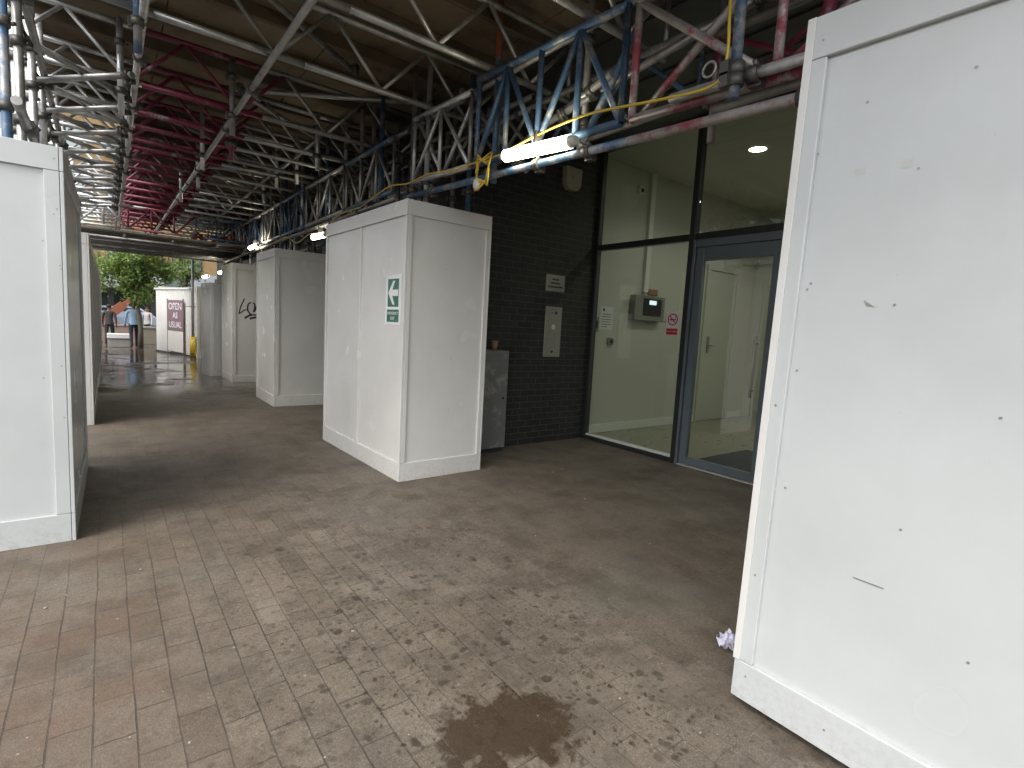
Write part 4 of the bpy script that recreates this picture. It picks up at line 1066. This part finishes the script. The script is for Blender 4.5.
# ------------------------------------------------------------------ people
def person(label, x, y, rz, h, top, legs, skin, step=.22, arm=.10, sit=False):
    s = h/1.75
    t = thing('person', label, 'person', (x,y,0), rz)
    V = []; Rr = []; E = []; Mi = []
    def v(p, r, parent=None):
        V.append(tuple(c*s for c in p)); Rr.append(r*s); i = len(V)-1
        if parent is not None: E.append((parent, i))
        return i
    pel = v((0,0,.95), .145)
    wa = v((0,0,1.10), .130, pel); chs = v((0,.01,1.28), .155, wa); sh = v((0,.0,1.42), .120, chs); nk = v((0,0,1.50), .055, sh)
    hd0 = v((0,.015,1.57), .075, nk); hd1 = v((0,.02,1.65), .088, hd0); hd2 = v((0,.015,1.71), .065, hd1)
    hands = []
    for sd in (-1,1):
        hp = v((sd*.095,0,.90), .098, pel); kn = v((sd*.10, sd*step*.45+.03,.50), .062, hp); an_ = v((sd*.10, sd*step,.09), .042, kn); to = v((sd*.11, sd*step+.15,.035), .034, an_)
        s1 = v((sd*.185,0,1.405), .062, sh); el = v((sd*.245, -sd*arm*.5,1.13), .045, s1); wr = v((sd*.255, -sd*arm+.05,.89), .030, el); pm = v((sd*.253, -sd*arm+.07,.82), .036, wr)
        hands.append((sd, V[pm]))
    me = bpy.data.meshes.new('body'); me.from_pydata(V, E, [])
    o = bpy.data.objects.new('body', me); COL.objects.link(o)
    o.modifiers.new('skin','SKIN'); 
    for i, sv in enumerate(me.skin_vertices[0].data): sv.radius = (Rr[i], Rr[i]*(.78 if V[i][2] > .9*s and V[i][2] < 1.45*s and abs(V[i][0]) < .1 else 1)); sv.use_root = (i == 0)
    ss = o.modifiers.new('sub','SUBSURF'); ss.levels = 2; ss.render_levels = 2
    dg = bpy.context.evaluated_depsgraph_get(); nm = bpy.data.meshes.new_from_object(o.evaluated_get(dg)); bpy.data.objects.remove(o)
    q = MB(); q.v = [tuple(w.co) for w in nm.vertices]
    for p in nm.polygons:
        c = p.center/s; 
        if c.z > 1.475: mi = 0
        elif abs(c.x) > .20 and c.z < .90: mi = 0
        elif c.z > .93 or abs(c.x) > .20: mi = 1
        elif c.z > .085: mi = 2
        else: mi = 3
        q.face(tuple(p.vertices), mi, True)
    bpy.data.meshes.remove(nm)
    # fingers, nose and ears joined to the body
    for sd, pc in hands:
        pc = Vector(pc)
        for f, ln in zip((-.024,-.008,.008,.022), (.062,.074,.070,.054)):
            p = pc + Vector((0,f*s,-.02*s)); q.path([p, p+Vector((-sd*.004,.004,-ln*.55))*s, p+Vector((-sd*.014,.010,-ln))*s], [.0105*s,.0095*s,.007*s], 0, 6)
        p = pc + Vector((-sd*.01,.026,.01))*s; q.path([p, p+Vector((-sd*.014,.022,-.022))*s, p+Vector((-sd*.02,.026,-.045))*s], [.012*s,.010*s,.008*s], 0, 6)
        q.ball((sd*.088*s,.012*s,1.615*s), (.012*s,.02*s,.03*s), 0, 8, 6)
    q.ball((0,.112*s,1.61*s), (.014*s,.018*s,.022*s), 0, 8, 6)
    for sd in (-1,1): q.ball((sd*.032*s,.098*s,1.645*s), (.012*s,.008*s,.007*s), 3, 8, 6)
    q.ball((0,.098*s,1.565*s), (.024*s,.008*s,.007*s), 4, 8, 6)
    q.build('body', [skin, top, legs, M['shoe'], M['boom']], t)
    q = MB(); q.ball((0,-.004*s,1.685*s), (.094*s,.100*s,.082*s), 0, 14, 9); q.build('hair', M['hair'], t)
    q = MB(); q.tube((0,0,.90*s),(0,0,.955*s),.155*s,n=16,r2=.150*s,caps=False); q.build('shirt_hem', top, t)
    return t
person('person in a light blue shirt and dark trousers walking away beside the tree', .77, 22.6, R(6), 1.58, M['shirt_blue'], M['trouser'], M['skin_dark'], .20)
person('person in dark clothes walking at the edge of the left row', .10, 24.0, R(-12), 1.46, M['coat_dark'], M['trouser'], M['skin_dark'], .18)
person('person in a pale top standing beyond the low wall', 1.36, 26.4, R(150), 1.45, M['shirt_pale'], M['coat_dark'], M['skin'], .05)

# ------------------------------------------------------------------ camera, sky, sun
F = 524.2255; pit, rol, yaw, hc = 0.1061, 0.0551, 0.6614, 1.4096
def fit_axes(p, r, w):
    f = Vector((math.sin(w)*math.cos(p), math.cos(w)*math.cos(p), -math.sin(p)))
    rt = Vector((math.cos(w), -math.sin(w), 0)); up = rt.cross(f)
    c, s = math.cos(r), math.sin(r)
    return rt*c + up*s, up*c - rt*s, f
a, b, c = fit_axes(pit, rol, yaw)
cam = bpy.data.cameras.new('camera'); co = bpy.data.objects.new('camera', cam); link(co)
mw = Matrix((a, b, -c)).transposed().to_4x4(); mw.translation = Vector((0,0,hc)); co.matrix_world = mw
cam.sensor_width = 36; cam.lens = F/1024*36; cam.clip_end = 2000; cam.clip_start = .05
scn.camera = co

w = bpy.data.worlds.new('World'); scn.world = w; w.use_nodes = True; nt = w.node_tree; nt.nodes.clear()
o = nt.nodes.new('ShaderNodeOutputWorld'); bg = nt.nodes.new('ShaderNodeBackground'); sk = nt.nodes.new('ShaderNodeTexSky')
hs = nt.nodes.new('ShaderNodeHueSaturation')
SUN_EL, SUN_AZ = 50, 248      # azimuth clockwise from +Y: from the open street side, a little behind the camera
sk.sky_type = 'NISHITA'; sk.sun_disc = False; sk.sun_elevation = R(SUN_EL); sk.sun_rotation = R(SUN_AZ)
sk.air_density = 1.0; sk.dust_density = 4.0; sk.ozone_density = 1.0
hs.inputs['Saturation'].default_value = .42
bg.inputs[1].default_value = .15
nt.links.new(sk.outputs[0], hs.inputs['Color']); nt.links.new(hs.outputs[0], bg.inputs[0]); nt.links.new(bg.outputs[0], o.inputs[0])
sl = bpy.data.lights.new('sun', 'SUN'); sl.energy = .5; sl.angle = R(150); sl.color = (1,.985,.95)
so = bpy.data.objects.new('sun', sl); link(so)
dv = Vector((math.sin(R(SUN_AZ))*math.cos(R(SUN_EL)), math.cos(R(SUN_AZ))*math.cos(R(SUN_EL)), math.sin(R(SUN_EL))))
so.rotation_euler = dv.to_track_quat('Z','Y').to_euler()

vs = scn.view_settings; scn.display_settings.display_device = 'sRGB'
vs.view_transform = 'Standard'; vs.look = 'None'; vs.gamma = 1; vs.use_curve_mapping = False; vs.exposure = 1.5
scn.cycles.max_bounces = 10; scn.cycles.diffuse_bounces = 6; scn.cycles.transparent_max_bounces = 12
scn.cycles.use_denoising = True; scn.cycles.sample_clamp_indirect = 6
scn.cycles.caustics_reflective = False; scn.cycles.caustics_refractive = False
